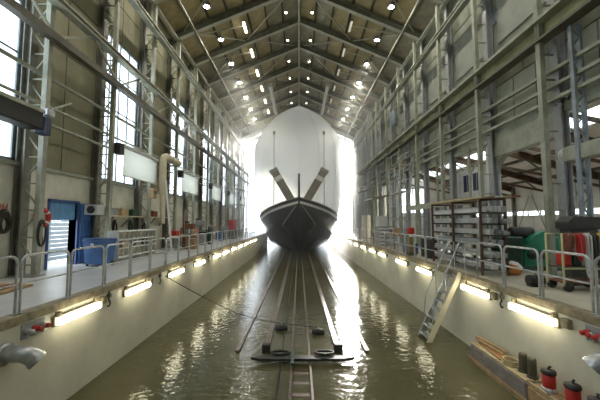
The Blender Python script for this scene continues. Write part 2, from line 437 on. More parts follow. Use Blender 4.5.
# left girder: open truss
g = thing('runway_girder', 'open lattice crane girder along the window wall', 'girder', kind='structure')
part('top_chord', MB().ibeam((-8.02, 5, 9.0), (-8.02, YE, 9.0), .30, .24, .05, .1), STEEL, g)
part('bottom_chord', MB().box(-8.16, -7.9, 5, YE, 7.62, 7.86), DSTEEL, g)
for k in range(-1, 11):
    y0 = FY[0]+BAY*k
    for j in range(2):
        ya = y0+j*BAY/2
        part('web_diagonal', MB().beam((-8.05, ya+.1, 7.86 if j == 0 else 8.88), (-8.05, ya+BAY/2-.1, 8.88 if j == 0 else 7.86), .06, .08), STEEL, g)
for z, r, lab, m_ in ((6.55, .07, 'upper pale pipe run along the window wall', STEEL), (5.57, .055, 'middle pale pipe run along the window wall', STEEL),
                      (4.98, .05, 'lower pale pipe run along the window wall', STEEL)):
    tag(part('pipe_run', MB().tube([(-8.45, 5, z), (-8.45, 27, z), (-8.45, YE, z)], r, 8), m_), lab, 'pipe', 'pipe runs on the window wall', 'structure')
# right girder: plated
g = thing('runway_girder', 'deep plated crane girder with olive web above the aisle', 'girder', kind='structure')
part('top_flange', MB().box(7.78, 8.22, 5, YE, 8.27, 8.38), STEELR, g)
part('crane_rail', MB().box(7.96, 8.04, 5, YE, 8.38, 8.48), STEELR, g)
part('bottom_flange', MB().box(7.82, 8.22, 5, YE, 7.62, 7.70), DSTEEL, g)
for k in range(-1, 11):
    y0 = FY[0]+BAY*k
    part('web_plate', MB().box(8.14, 8.18, y0+.03, y0+BAY-.03, 7.70, 8.27), OLIVE, g)
    part('stiffener', MB().box(7.92, 8.18, y0-.04, y0+.03, 7.70, 8.27), STEELR, g)
for z, lab in ((6.66, 'upper'), (6.14, 'middle'), (5.70, 'lower')):
    long_beam('sheeting_rail', '%s pale sheeting rail along the aisle-side wall' % lab, MB().box(8.26, 8.40, 5, YE, z-.05, z+.05), STEELR, 'rail')

# ------------------------------------------------------------------ columns
lac = {}
for sx, side, M_ in ((-1, 'window', STEEL), (1, 'aisle', STEELR)):
    for k, y in enumerate(FY):
        t = thing('laced_column', 'laced steel wall column, %s along the %s side' % (ORD[k], side), 'column', (0, y, 0), 0, 'laced wall columns', 'structure')
        key = ('c', sx); XC, XO = XCS[sx], XOS[sx]
        if key not in lac:
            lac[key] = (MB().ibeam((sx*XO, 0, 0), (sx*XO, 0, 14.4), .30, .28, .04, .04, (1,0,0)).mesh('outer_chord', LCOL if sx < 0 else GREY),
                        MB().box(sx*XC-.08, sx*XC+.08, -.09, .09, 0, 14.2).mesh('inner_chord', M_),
                        MB().beam((sx*XC, 0, 0), (sx*XO, 0, .78), .04, .04, (0,1,0)).mesh('lacing_bar', M_),
                        MB().beam((sx*XC, 0, .78), (sx*XO, 0, 0), .04, .04, (0,1,0)).mesh('lacing_bar', M_),
                        MB().beam((sx*XC, 0, 0), (sx*XO, 0, 0), .045, .045, (0,1,0)).mesh('batten', M_),
                        MB().box(min(sx*(XC-.15), sx*(XO+.15)), max(sx*(XC-.15), sx*(XO+.15)), -.22, .22, 0, .04).mesh('base_plate', GREY))
        a = lac[key]
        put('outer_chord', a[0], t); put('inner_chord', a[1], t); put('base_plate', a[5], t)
        for i in range(16):
            z = .35+i*.86
            put('batten', a[4], t, (0, 0, z))
            if sx < 0 and i < 15: put('lacing_bar', a[2 + i % 2], t, (0, 0, z+.04))

# ------------------------------------------------------------------ aisle on the right
AX = 17.0
def zais(x): return 6.75-(x-XWR)*(6.75-4.5)/(AX-XWR)
wa = thing('wall_aisle_side', 'cream sheet wall at the back of the side aisle', 'wall', kind='structure')
part('backing', MB().box(AX+.1, AX+.3, YB, 30, 0, 2.2).box(AX+.1, AX+.3, YB, 30, 2.5, 4.6), HAZEG, wa)
for k in range(-1, 6):
    y0 = FY[0]+BAY*k
    for za, zb in ((0, 1.1), (1.1, 2.2), (2.5, 3.5), (3.5, 4.6)):
        for h in (0, 1): panel(wa, AX+.05, y0+h*BAY/2, y0+(h+1)*BAY/2, za, zb, HAZEG)
    for h in range(3): part('clerestory_pane', MB().box(AX+.12, AX+.13, y0+h*1.2+.04, y0+h*1.2+1.16, 2.22, 2.48), GLASS, wa); part('clerestory_bar', MB().box(AX+.08, AX+.16, y0+h*1.2-.04, y0+h*1.2+.04, 2.2, 2.5), GREY, wa)
    part('wall_brace', MB().beam((AX-.1, y0+.1, .3), (AX-.1, y0+1.7, 3.6), .06, .06), STEEL, wa); part('wall_brace', MB().beam((AX-.17, y0+3.5, .3), (AX-.17, y0+1.9, 3.6), .06, .06), STEEL, wa)
    part('wall_post', MB().box(AX-.22, AX, y0-.08, y0+.08, 0, 4.4), DSTEEL, wa)
wz = thing('wall_aisle_end', 'cream end wall of the side aisle with one bright window', 'wall', kind='structure')
e = MB(); E0, E1 = 30.0, 30.25
wx0, wx1, wz0, wz1 = 9.9, 12.3, 2.5, 5.0
e.box(XWR, wx0, E0, E1, 0, 6.7); e.box(wx1, AX+.3, E0, E1, 0, 6.7); e.box(wx0, wx1, E0, E1, 0, wz0); e.box(wx0, wx1, E0, E1, wz1, 6.7)
part('end_panel', e, HAZEG, wz)
w = thing('window_9', 'bright window in the far end wall of the aisle', 'window', kind='structure')
f = MB(); f.box(wx0, wx0+.08, E0-.04, E1, wz0, wz1); f.box(wx1-.08, wx1, E0-.04, E1, wz0, wz1); f.box(wx0, wx1, E0-.04, E1, wz0, wz0+.08); f.box(wx0, wx1, E0-.04, E1, wz1-.08, wz1)
part('window_frame', f, GREY, w)
for i in range(2):
    part('pane', MB().box(wx0+.08+i*1.12, wx0+1.16+i*1.12, E0+.1, E0+.11, wz0+.08, wz1-.08), GLASS, w)
part('mullion', MB().box((wx0+wx1)/2-.04, (wx0+wx1)/2+.04, E0, E1, wz0, wz1), GREY, w)
ca = thing('ceiling_aisle', 'low sloping aisle roof with brown beams and a skylight strip', 'ceiling', kind='structure')
def roofstrip(x0, x1, m, name, y0=YB, y1=30.2, t=.1):
    part(name, MB().add([(x0,y0,zais(x0)),(x1,y0,zais(x1)),(x1,y1,zais(x1)),(x0,y1,zais(x0)),(x0,y0,zais(x0)+t),(x1,y0,zais(x1)+t),(x1,y1,zais(x1)+t),(x0,y1,zais(x0)+t)],
         [(0,3,2,1),(4,5,6,7),(0,1,5,4),(1,2,6,5),(2,3,7,6),(3,0,4,7)]), m, ca)
for i in range(5): roofstrip(12.3+i*.98, 12.3+(i+1)*.98-.03, HAZEG, 'roof_sheet')
for i in range(3): roofstrip(XWR+.25+i*.765, XWR+.25+(i+1)*.765-.03, HAZEG, 'roof_sheet')
for k in range(-5, 6):
    y0 = FY[0]+BAY*k
    roofstrip(11.3, 12.3, GLASS, 'skylight_pane', y0+.05, y0+BAY-.05, .02)
    part('skylight_bar', MB().beam((11.35, y0, zais(11.35)), (12.25, y0, zais(12.25)), .1, .14), DSTEEL, ca)
    if k >= -1:
        part('aisle_beam', MB().ibeam((XWR+.3, y0+.3, zais(XWR+.3)-.22), (AX, y0+.3, zais(AX)-.22), .2, .38, .04, .03), BROWN, ca)
        for xx in (10.4, 13.0, 15.4):
            part('aisle_strut', MB().beam((xx, y0+.3, zais(xx)-.4), (xx+.9, y0+.3, zais(xx)-1.05), .07, .07), DSTEEL, ca)
        part('aisle_bottom_chord', MB().beam((XWR+.3, y0+.3, zais(XWR+.3)-1.35), (AX, y0+.3, zais(AX)-.75), .1, .14), BROWN, ca)
for xx in (13.4, 14.9, 16.3): part('aisle_purlin', MB().box(xx-.06, xx+.06, YB, 30, zais(xx)-.16, zais(xx)), DSTEEL, ca)
# portal over the aisle opening
t = thing('portal_frame', 'grey portal with rounded haunch opening into the aisle', 'portal frame', kind='structure')
part('portal_post', MB().chbox(8.52, 8.98, 13.62, 13.98, 0, 5.35, .03), LGREY, t)
part('portal_beam', MB().box(8.6, 8.95, 10.1, 13.7, 4.55, 5.3), STEELR, t)
part('haunch', MB().prism([(13.65, 4.6), (13.65, 3.5)] + [(13.65-1.15*(1-math.cos(q)), 3.5+1.1*math.sin(q)) for q in (.3, .6, .9, 1.2, 1.57)], 8.65, 8.9, 'x'), STEELR, t)
b = thing('runway_stub', 'pale box beam with round end plate beside the nearest aisle column', 'beam', kind='structure')
part('box_beam', MB().chbox(8.2, 8.5, 4.5, 9.5, 3.55, 4.0, .02), STEELR, b)
part('end_plate', MB().lathe([(.02, 0), (.20, 0), (.20, .06), (.02, .06)], (8.3, 9.5, 3.78), 16, 'y'), LGREY, b)
m_ = MB(); t = thing('lattice_mast', 'narrow blue-grey lattice mast under the plated crane girder', 'mast', (8.32, 8.95, 0), 0, None, 'structure')
for dx in (-.13, .13): part('mast_leg', MB().box(dx-.035, dx+.035, -.06, .06, 0, 7.65), BSTEEL, t)
zz = MB().beam((-.12, 0, 0), (.12, 0, .3), .04, .03, (0,1,0)).mesh('zigzag_bar', BSTEEL); zy = MB().beam((.12, 0, 0), (-.12, 0, .3), .04, .03, (0,1,0)).mesh('zigzag_bar', BSTEEL)
for i in range(25): put('zigzag_bar', zz if i % 2 else zy, t, (0, 0, .05+i*.3))

# ------------------------------------------------------------------ outside quays and yard
struct('quay_outside_left', MB().box(-60, -9.0, YE+.5, 200, -3, -.15), LGREY, 'pale quay outside the hall beyond the window wall', 'quay')
struct('quay_outside_right', MB().box(9.0, 60, YE+.5, 200, -3, -.15), LGREY, 'pale quay outside the hall beyond the aisle wall', 'quay')

# ------------------------------------------------------------------ yacht
yacht = thing('yacht', 'dark-hulled yacht with white shrink-wrapped superstructure, bow facing the hall', 'yacht', (0, 0, 0))
def hull_section(Y):
    u = max(0.0, min(1.0, (Y-35.2)/9.0))
    zs = 4.45-2.1*min(1, u*1.15)                          # sheer height
    bs = 5.45*(1-(1-u)**2.1)                              # half breadth at the sheer
    u2 = max(0.0, min(1.0, (Y-36.6)/11.0)); u3 = max(0.0, min(1.0, (Y-38.2)/12.0)); u4 = max(0.0, min(1.0, (Y-39.0)/12.0))
    b2 = 5.0*(1-(1-u2)**2.3); b3 = 4.6*(1-(1-u3)**2.1); b4 = 3.4*(1-(1-u4)**1.6)
    return [(bs+.06, zs), (bs, zs-.32), (bs*.97, zs-.62), (max(b2, bs*.80), zs-1.6), (max(b2, .02), zs*.25-.5), (max(b3, .02), -1.25), (max(b4, .015), -2.0), (max(b4*.75, .01), -2.9)]
Ys = [35.2, 35.5, 36, 36.6, 37.3, 38, 38.8, 39.6, 40.6, 41.8, 43.2, 44.8, 46.4, 52, 60, 72]
def loft(i0, i1, off=0.0):
    m = MB(); secs = [hull_section(Y)[i0:i1+1] for Y in Ys]
    # rake the stem back towards the keel
    def yy(Y, i): return Y + (.0, .05, .12, .9, 1.7, 2.6, 3.2, 3.6)[i]*max(0, 1-(Y-35.2)/6.0)
    n = i1-i0+1
    for sx in (-1, 1):
        vs = [(sx*(b+off), yy(Y, i0+j), z) for Y, s in zip(Ys, secs) for j, (b, z) in enumerate(s)]
        fs = [(i*n+j, (i+1)*n+j, (i+1)*n+j+1, i*n+j+1) for i in range(len(Ys)-1) for j in range(n-1)]
        m.add(vs, fs, True)
    return m
part('hull', loft(0, 7), HULL, yacht)
part('bulwark_stripe', loft(1, 2, .03), WHITE, yacht)
deck = MB(); n = len(Ys)
deck.add([(sx*max(hull_section(Y)[1][0]-.05, 0), Y, hull_section(Y)[1][1]) for sx in (-1, 1) for Y in Ys], [(i, i+1, n+i+1, n+i) for i in range(n-1)])
part('foredeck', deck, LGREY, yacht)
cap = MB()
for sx in (-1, 1): cap.tube([(sx*(hull_section(Y)[0][0]), Y-.02, hull_section(Y)[0][1]+.04) for Y in Ys[:-2]], .09, 6)
part('cap_rail', cap, TANSTEEL, yacht)
part('stem_bar', MB().tube([(0, 35.12, 4.55), (0, 35.2, 3.9), (0, 36.0, 2.6), (0, 36.9, .5), (0, 37.8, -1.25), (0, 38.4, -2.3)], .10, 8), HULL, yacht)
from mathutils.bvhtree import BVHTree
hb = loft(0, 7); tree = BVHTree.FromPolygons([Vector(v) for v in hb.v], hb.f)
def on_hull(x, z, off=.03):
    h = tree.ray_cast(Vector((x, 30, z)), Vector((0, 1, 0)))[0]
    return Vector((x, (h.y if h else 38)-off, z))
def along(pts, n=5):
    out = []
    for (xa, za), (xb, zb) in zip(pts[:-1], pts[1:]):
        out += [on_hull(xa+(xb-xa)*i/n, za+(zb-za)*i/n) for i in range(n)]
    return out + [on_hull(*pts[-1])]
for sx in (-1, 1):                                        # anchor pockets and their fairing ridges on the bow
    part('bow_knuckle', MB().tube(along([(sx*.35, 3.6), (sx*1.3, 2.4), (sx*2.05, 1.35)]), .09, 6), GREY, yacht)
    part('anchor_pocket', MB().tube(along([(sx*2.05, 1.3), (sx*1.15, .15)]), .15, 6), BLACK, yacht)
# wrapped superstructure: a tent-like prow with a central fold
SY = 44.2                                                 # where the wrap reaches its full breadth
side = [(5.45, 2.4), (5.95, 4.6), (6.3, 7.2), (6.5, 10.0), (6.35, 12.7), (5.3, 14.3), (4.1, 15.5), (3.0, 16.35), (1.6, 17.1), (0.0, 17.5)]
fold = [(40.4, 3.0), (40.4, 4.8), (40.4, 7.4), (40.4, 10.2), (40.4, 12.7), (40.4, 14.5), (40.5, 15.8), (40.6, 16.6), (40.8, 17.25), (41.2, 17.5)]
SYS = [44.2, 44.2, 44.2, 44.2, 44.0, 43.2, 42.4, 42.0, 41.7, 41.5]
wm = MB()
for sx in (-1, 1):
    rows = []
    for (bx, bz), (fy, fz), SY in zip(side, fold, SYS):
        r = [(0, fy, fz)]
        for q in (.3, .6, .85): r.append((sx*bx*q, fy+(SY-fy)*q**1.5, fz+(bz-fz)*q))
        r += [(sx*bx, SY, bz), (sx*bx, 72, bz)]
        rows.append(r)
    vs = [p for r in rows for p in r]
    fs = [(i*6+j, i*6+j+1, (i+1)*6+j+1, (i+1)*6+j) for i in range(len(rows)-1) for j in range(5)]
    wm.add(vs, fs, True)
part('shrink_wrap', wm, WRAP, yacht)
for sx in (-1, 1):
    for q in (.42, .8):
        part('wrap_seam', MB().tube([(sx*bx*q, fy+(SY-fy)*q**1.5-.03, fz+(bz-fz)*q) for (bx, bz), (fy, fz), SY in list(zip(side, fold, SYS))[:-1]], .02, 5), WRAP, yacht)
    part('mast_pole', MB().tube([(sx*3.3, 40.4, 3.2), (sx*3.3, 40.4, 13.3)], .05, 6), GREY, yacht)
    part('pole_head', MB().chbox(sx*3.3-.16, sx*3.3+.16, 40.25, 40.55, 13.3, 13.7, .03), BLACK, yacht)
    arm = part('bow_gantry_arm', MB().beam((sx*3.15, 38.6, 8.1), (sx*.75, 38.2, 4.0), .5, .95, (sx,0,.5)), TANSTEEL, yacht)
    part('white_band', MB().beam((sx*2.72, 38.52, 7.35), (sx*2.42, 38.47, 6.85), .54, 1.0, (sx,0,.5)), WHITE, arm)
    part('arm_head', MB().beam((sx*3.3, 38.63, 8.3), (sx*3.1, 38.6, 7.95), .6, 1.1, (sx,0,.5)), GREY, arm)
part('jackstaff', MB().tube([(0, 37.5, 3.0), (0, 37.5, 7.6)], [.16, .13], 8), DSTEEL, yacht)
part('foredeck_winch', MB().lathe([(.5, -.9), (.62, -.9), (.62, -.8), (.4, -.75), (.4, .75), (.62, .8), (.62, .9), (.5, .9)], (0, 38.0, 3.6), 14, 'x'), DSTEEL, yacht)

# ------------------------------------------------------------------ slipway track in the water
TX = .10
RG = 'slipway rails in the basin'
def rail(x, y0, y1, w, label, m_=RAIL_M):
    t = thing('slipway_rail', label, 'rail', (x, y0, WZ), 0, RG)
    part('rail_web', MB().box(-w*.3, w*.3, 0, y1-y0, -.4, .02), m_, t)
    part('rail_head', MB().chbox(-w/2, w/2, 0, y1-y0, .02, .07, .012), m_, t)
    return t
rail(TX-1.92, 9.45, 40, .12, 'outermost slipway rail towards the window side')
r1 = rail(TX-1.07, 9.45, 40, .17, 'inner slipway rail towards the window side, with dark stop block')
r2 = rail(TX+1.07, 9.45, 40, .17, 'inner slipway rail towards the aisle side, with dark stop block')
rail(TX+1.92, 9.45, 40, .12, 'outermost slipway rail towards the aisle side')
rail(TX-.30, 2.5, 40, .07, 'long centre rail, window-side one of the close pair')
rail(TX+.20, 2.5, 40, .07, 'long centre rail, aisle-side one of the close pair')
for r in (r1, r2): part('stop_block', MB().chbox(-.12, .12, -.05, .15, -.2, .24, .02), BLACK, r)
tie = MB().chbox(-.20, .20, -.07, .07, -.05, .012, .01).mesh('slipway_tie', POSTB)
for i in range(3):
    o = put('slipway_tie', tie, None, (TX-.05, 7.2+i*.5, WZ-.004))
    tag(o, 'short cross tie between the centre rails, %s from the camera' % ORD[i], 'tie', 'ties between the centre rails')
cb = thing('cradle_crossbeam', 'dark pointed crossbeam with two ring lugs lying across the rails', 'crossbeam', (TX, 8.8, WZ+.08))
part('beam', MB().prism([(-1.42, 0), (-1.15, -.11), (1.15, -.11), (1.42, 0), (1.15, .11), (-1.15, .11)], 0, .07, 'z'), BLACK, cb)
for sx in (-1, 1):
    part('ring_lug', MB().tube([(sx*.62+.26*math.cos(a), .22+.12*math.sin(a), .10) for a in [PI*2*i/14 for i in range(15)]], .035, 6), BLACK, cb)
    part('lug_post', MB().chbox(sx*.62-.03, sx*.62+.03, .05, .12, 0, .14, .01), DGREEN, cb)
part('drawbar', MB().box(-.32, -.24, -.4, .5, .02, .08), DGREEN, cb)
tag(part('haul_cable', MB().tube([(-.50, 2.5, WZ+.02), (-.50, 20, WZ+.02), (-.40, 38, WZ+.02)], .018, 6), BLACK), 'thin dark haul cable lying along the centre rails', 'cable')
for x, y, lab in ((-.62, 11.4, 'small dark float by the inner rail, window side'), (.66, 11.0, 'small dark float by the inner rail, aisle side')):
    t = thing('float', lab, 'float', (x, y, WZ), 0, 'small floats on the track')
    part('float_body', MB().lathe([(.04, -.22), (.10, -.18), (.13, -.05), (.13, .05), (.10, .18), (.04, .22)], (0, 0, .05), 12, 'x'), BLACK, t)
    part('eyelet', MB().tube([(.02*math.cos(a), .0, .2+.04*math.sin(a)) for a in [PI*2*i/8 for i in range(9)]], .012, 5), GALV, t)
rope = [Vector((QL+.06, 11.75, -.30)), Vector((-2.4, 11.7, -1.35)), Vector((-.62, 11.4, WZ+.22)), Vector((.66, 11.0, WZ+.22))]
rp = [rope[0].lerp(rope[1], i/6) - Vector((0, 0, .25*math.sin(PI*i/12))) for i in range(6)] + [rope[1].lerp(rope[2], i/5) - Vector((0, 0, .25*math.cos(PI*i/10))) for i in range(5)] + rope[2:]
tag(part('mooring_rope', MB().tube(rp, .016, 5), BLACK), 'dark rope slung from the quay wall to the floats', 'rope')

# ------------------------------------------------------------------ lamps
def flood(x, y, label):
    z = zroof(x)-.55
    t = thing('flood_lamp', label, 'lamp', (x, y, z), 0, 'roof flood lamps')
    part('housing', MB().lathe([(.10, .28), (.20, .24), (.26, .05), (.26, .0), (.24, 0)], (0, 0, 0), 14), GREY, t)
    part('lens', MB().lathe([(.02, -.03), (.15, -.03), (.15, 0), (.02, 0)], (0, 0, 0), 14), FLOOD, t)
    part('hanger', MB().box(-.02, .02, -.02, .02, .26, .52), GREY, t)
    l = bpy.data.lights.new('flood_light', 'SPOT'); l.energy = FLOOD_W; l.color = (1.0, .96, .80); l.spot_size = math.radians(168); l.spot_blend = .5
    l.shadow_soft_size = .12
    lo = bpy.data.objects.new('flood_light', l); COL.objects.link(lo); lo.parent = t; lo.location = (0, 0, -.2)
for sx, side in ((-1, 'window'), (1, 'aisle')):
    for i in range(12):
        y = FY[2]+BAY/2 + BAY*(i-5)
        lab = 'round flood lamp under the roof, %s side, %s from the open end' % (side, ORD[11-i].replace('nearest', 'first'))
        flood(sx*5.9, y, lab)
def tube_lamp(x, y, on, label):
    z = zroof(x)-.35
    t = thing('tube_lamp', label, 'lamp', (x, y, z), 0, 'roof tube lamps')
    part('tray', MB().chbox(-.12, .12, -.65, .65, .02, .12, .01), STEEL, t)
    part('tube', MB().chbox(-.075, .075, -.62, .62, -.06, .02, .02), TUBE if on else TUBE_DIM, t)
    for q in (-.4, .4): part('hanger', MB().box(-.015, .015, q-.015, q+.015, .12, .3), GREY, t)
for i in range(6):
    y = FY[3]+BAY/2+BAY*i
    tube_lamp(-4.1, y, True, 'lit tube lamp under the roof, %s in its row, window side' % ORD[i])
    tube_lamp(3.9, y, False, 'dim tube lamp under the roof, %s in its row, aisle side' % ORD[i])
    for sx, side in ((-1, 'window'), (1, 'aisle')):
        z = zroof(1.0)-.5
        t = thing('ridge_lamp', 'small spot lamp near the ridge, %s side, %s from the camera' % (side, ORD[i]), 'lamp', (sx*1.0, y, z), 0, 'ridge spot lamps')
        part('lamp_can', MB().lathe([(.05, .2), (.1, .18), (.12, 0), (.11, 0)], (0, 0, 0), 10), GREY, t)
        part('bulb', MB().lathe([(.01, -.05), (.07, -.03), (.1, .0), (.1, .02)], (0, 0, 0), 10), RIDGEG, t)
        part('hanger', MB().box(-.012, .012, -.012, .012, .18, .5), GREY, t)
# lamps along the quay walls
proto = {}
def quay_lamp(sx, y, label):
    x = QL if sx < 0 else QR
    d = 1 if sx < 0 else -1
    if sx not in proto:
        proto[sx] = (MB().chbox(min(0, d*.06), max(0, d*.06), -.70, .70, -.10, .10, .01).mesh('housing', KERB),
                     MB().chbox(min(d*.05, d*.16), max(d*.05, d*.16), -.67, .67, -.072, .072, .02).mesh('diffuser', QUAYG),
                     MB().box(min(0, d*.1), max(0, d*.1), -.03, .03, -.03, .19).mesh('bracket', KERB),
                     MB().chbox(min(0, d*.1), max(0, d*.1), -.09, .09, -.08, .10, .01).mesh('junction_box', KERB))
    a = proto[sx]
    t = thing('quay_lamp', label, 'lamp', (x+d*.006, y, -.345), 0, 'lamps along the quay walls')
    put('housing', a[0], t); put('diffuser', a[1], t)
    for q in (-.6, .6): put('bracket', a[2], t, (0, q, 0))
    put('junction_box', a[3], t, (0, .88 if sx < 0 else -.88, .05))
YL = [7.2, 9.75, 12.75, 15.7, 18.9, 21.2, 23.8, 26.4, 29.4, 32.4, 35.5]
YR = [7.1, 9.36, 13.1, 16.0, 19.6, 22.2, 25.2, 28.4, 31.6, 35.0]
for i, y in enumerate(YL): quay_lamp(-1, y, 'bright lamp on the quay wall, %s on the window side' % ORD[i])
for i, y in enumerate(YR): quay_lamp(1, y, 'bright lamp on the quay wall, %s on the aisle side' % ORD[i])

# ------------------------------------------------------------------ railings
def hoop_pts(L, H, r=.14):
    p = [(0, 0, 0), (0, 0, H-r)] + [(0, r-r*math.cos(a), H-r+r*math.sin(a)) for a in (.5, 1.05, 1.57)]
    p += [(0, L-r+r*math.sin(a), H-r+r*math.cos(a)) for a in (0, .52, 1.05, 1.57)] + [(0, L, 0)]
    return p
hp = thing('hoop_railing', '', 'railing', (0, 0, 0), 0, 'hoop railings along the quay')
part('hoop', MB().tube(hoop_pts(1.17, 1.06), .024, 8), GALV, hp)
part('mid_rail', MB().tube([(0, 0, .54), (0, 1.17, .54)], .019, 6), GALV, hp)
for y in (0, 1.17): part('base_plate', MB().chbox(-.06, .06, y-.035, y+.035, 0, .02, .005), GALV, hp)
remember(hp)
first = True
def place_hoop(x, y, label):
    global first
    if first: hp.location = (x, y, .015); hp['label'] = label; first = False
    else: dup(hp, (x, y, .015), label)
y, i = 4.60, 0
while y < 36:
    place_hoop(QL-.11, y, 'galvanised hoop railing on the window-side deck edge, %s' % ORD[i]); y += 1.265; i += 1
y, i = 4.54, 0
while y < 34:
    if not (9.5 < y+.6 < 11.5):
        place_hoop(QR+.11, y, 'galvanised hoop railing on the aisle-side deck edge, %s' % ORD[i]); i += 1
    y += 1.265

# ------------------------------------------------------------------ steep stair down to the water
t = thing('boarding_stair', 'pale steel stair with handrails going from the deck into the water', 'stair', (0, 0, 0))
sa, sb = Vector((QR-.04, 0, .05)), Vector((4.1, 0, -2.3))
for yy, m_ in ((10.22, CREAM), (10.92, GALV)):
    part('stringer', MB().beam((sa.x-.0, yy, sa.z), (sb.x, yy, sb.z), .05, .15, (1, 0, .4)), m_, t)
for i in range(8):
    q = (i+.6)/8.6; p = sa.lerp(sb, q)
    part('tread', MB().chbox(p.x-.13, p.x+.13, 10.25, 10.89, p.z-.015, p.z+.015, .005), GALV, t)
for yy in (10.22, 10.92):
    part('handrail', MB().tube([(QR+.12, yy, .0), (QR+.12, yy, 1.0), (QR-.05, yy, 1.02), (sb.x+.28, yy, sb.z+1.5), (sb.x+.20, yy, sb.z+.75)], .02, 6), GALV, t)
    part('baluster', MB().tube([(4.75, yy, -.9), (4.75, yy, .15)], .016, 6), GALV, t)

# ------------------------------------------------------------------ timber floats moored along the right quay
t = thing('timber_float', 'long timber float moored by the quay wall, loaded with planks', 'float', (0, 0, WZ))
part('float_hull', MB().chbox(4.82, 5.24, 6.85, 9.0, -.1, .44, .03), mat('grey_weathered_timber', (.24, .21, .19), .75, 0, .2, 4), t)
part('rubbing_strake', MB().box(4.77, 4.83, 6.8, 9.05, -.04, .10), WOOD, t)
for i in range(4): part('deck_plank', MB().chbox(4.84+i*.1, 4.93+i*.1, 6.87, 8.98, .44, .475, .006), PWOOD, t)
t = thing('timber_float', 'dark timber float carrying red and black drums by the quay', 'float', (0, 0, WZ))
part('float_hull', MB().chbox(4.78, 5.24, 4.4, 6.75, -.1, .44, .03), WOOD, t)
part('rubbing_strake', MB().box(4.73, 4.79, 4.35, 6.78, -.04, .10), RUST, t)
for i in range(4): part('deck_plank', MB().chbox(4.80+i*.11, 4.90+i*.11, 4.42, 6.73, .44, .475, .006), WOOD, t)
for i in range(4):
    o = part('plank', MB().chbox(-.05, .05, -.55, .55, 0, .035, .005), ORANGE if i == 1 else WOOD, None, (5.0+.04*(i % 2)+.03*i, 8.35+.06*i, WZ+.476+.036*i), (0, 0, .06*(i-1.5)))
    tag(o, ['lowest loose plank on the far end of the timber float', 'second loose plank, orange-brown, on the timber float', 'third loose plank in the pile on the timber float', 'topmost loose plank on the timber float'][i], 'plank', 'planks on the float')
t = thing('rope_coil', 'pale coil of rope on the middle of the timber float', 'rope', (5.03, 7.6, WZ+.476))
for i in range(3): part('rope_turn', MB().tube([((.16-.01*i)*math.cos(a), (.19-.01*i)*math.sin(a), .025+.042*i) for a in [PI*2*q/16 for q in range(17)]], .024, 6), PWOOD, t)
for yy, lab in ((7.25, 'dark upright bollard tube on the timber float, farther one'), (6.98, 'dark upright bollard tube at the near end of the float')):
    t = thing('bollard', lab, 'bollard', (5.08, yy, WZ+.476), 0, 'bollards on the float')
    part('bollard_post', MB().lathe([(.085, 0), (.085, .38), (.07, .41), (.02, .42)], (0, 0, 0), 14), mat('dark_bronze', (.10, .09, .06), .5, .2, .2, 5), t)
    part('bollard_foot', MB().lathe([(.11, 0), (.11, .03), (.09, .04)], (0, 0, 0), 14), BLACK, t)
for i, (yy, lab) in enumerate(((6.45, 'red and black pump drum, farther one on the dark float'), (5.9, 'red and black pump drum, middle one on the dark float'), (5.42, 'red and black pump drum, nearest one on the dark float'))):
    t = thing('pump_drum', lab, 'drum', (5.02, yy, WZ+.476), .3*i, 'pump drums on the dark float')
    part('drum_body', MB().lathe([(.10, 0), (.115, .02), (.115, .32), (.10, .34)], (0, 0, 0), 14), RED, t)
    part('drum_base', MB().lathe([(.14, 0), (.14, .07), (.12, .08)], (0, 0, 0), 14), GALV, t)
    part('drum_cap', MB().lathe([(.12, .33), (.135, .35), (.125, .40), (.05, .42)], (0, 0, 0), 14), BLACK, t)
    part('drum_spout', MB().tube([(0, 0, .40), (.01, 0, .45), (.05, 0, .47)], .022, 6), BLACK, t)
    o = part('pole', MB().tube([(4.835, yy+.3, WZ+.50), (4.845, yy-.18, WZ+.50)], .02, 6), PWOOD)
    tag(o, ['pale pole lying beyond the farther pump drum', 'pale pole lying between the pump drums', 'pale pole lying beside the nearest pump drum'][i], 'pole', 'poles on the dark float')

# ------------------------------------------------------------------ small fittings on the quay walls
def outlet(x, y, z, d, label):
    t = thing('drain_outlet', label, 'pipe', (x, y, z), 0, 'drain outlets')
    pts = [(0, 0, 0)] + [(d*(.30+.24*math.sin(a)), .12*(1-math.cos(a)), -.24*(1-math.cos(a))) for a in (0, .35, .7, 1.0)]
    part('elbow', MB().tube(pts, [.13, .13, .135, .14, .145], 16), GALV, t)
    part('flange', MB().lathe([(.02, 0), (.19, 0), (.19, d*.03), (.02, d*.03)], (0, 0, 0), 16, 'x'), GALV, t)
    e = Vector(pts[-1]); dd = (e-Vector(pts[-2])).normalized()
    part('lip', MB().tube([e-dd*.02, e+dd*.04], .155, 16), GALV, t)
outlet(QL, 5.5, -.56, 1, 'silver drain elbow jutting from the window-side quay wall')
outlet(QR, 5.15, -.52, -1, 'silver drain elbow jutting from the aisle-side quay wall')
def valve_set(x, y, d, label, n):
    t = thing('valve_set', label, 'valve', (x, y, -.31), 0, 'valve sets on the quay walls')
    part('back_plate', MB().chbox(min(0, d*.02), max(0, d*.02), -.26, .26, -.13, .13, .005), GREY, t)
    for i in range(n):
        yy = -.18+i*.36/(n-1)
        v = part('coupling', MB().lathe([(.02, 0), (.055, 0), (.055, d*.10), (.035, d*.13)], (0, yy, 0), 10, 'x'), RED if i % 2 else GALV, t)
        part('coupling_cap', MB().lathe([(.01, d*.13), (.045, d*.13), (.045, d*.17), (.01, d*.17)], (0, yy, 0), 10, 'x'), RED if i > 0 else GALV, v)
        part('drop_spout', MB().tube([(d*.06, yy, 0), (d*.06, yy, -.13)], .02, 6), GALV, t)
valve_set(QL, 6.05, 1, 'red and grey hose couplings beside the first quay lamp, window side', 3)
valve_set(QR, 5.6, -1, 'red and grey hose couplings beside the first quay lamp, aisle side', 4)
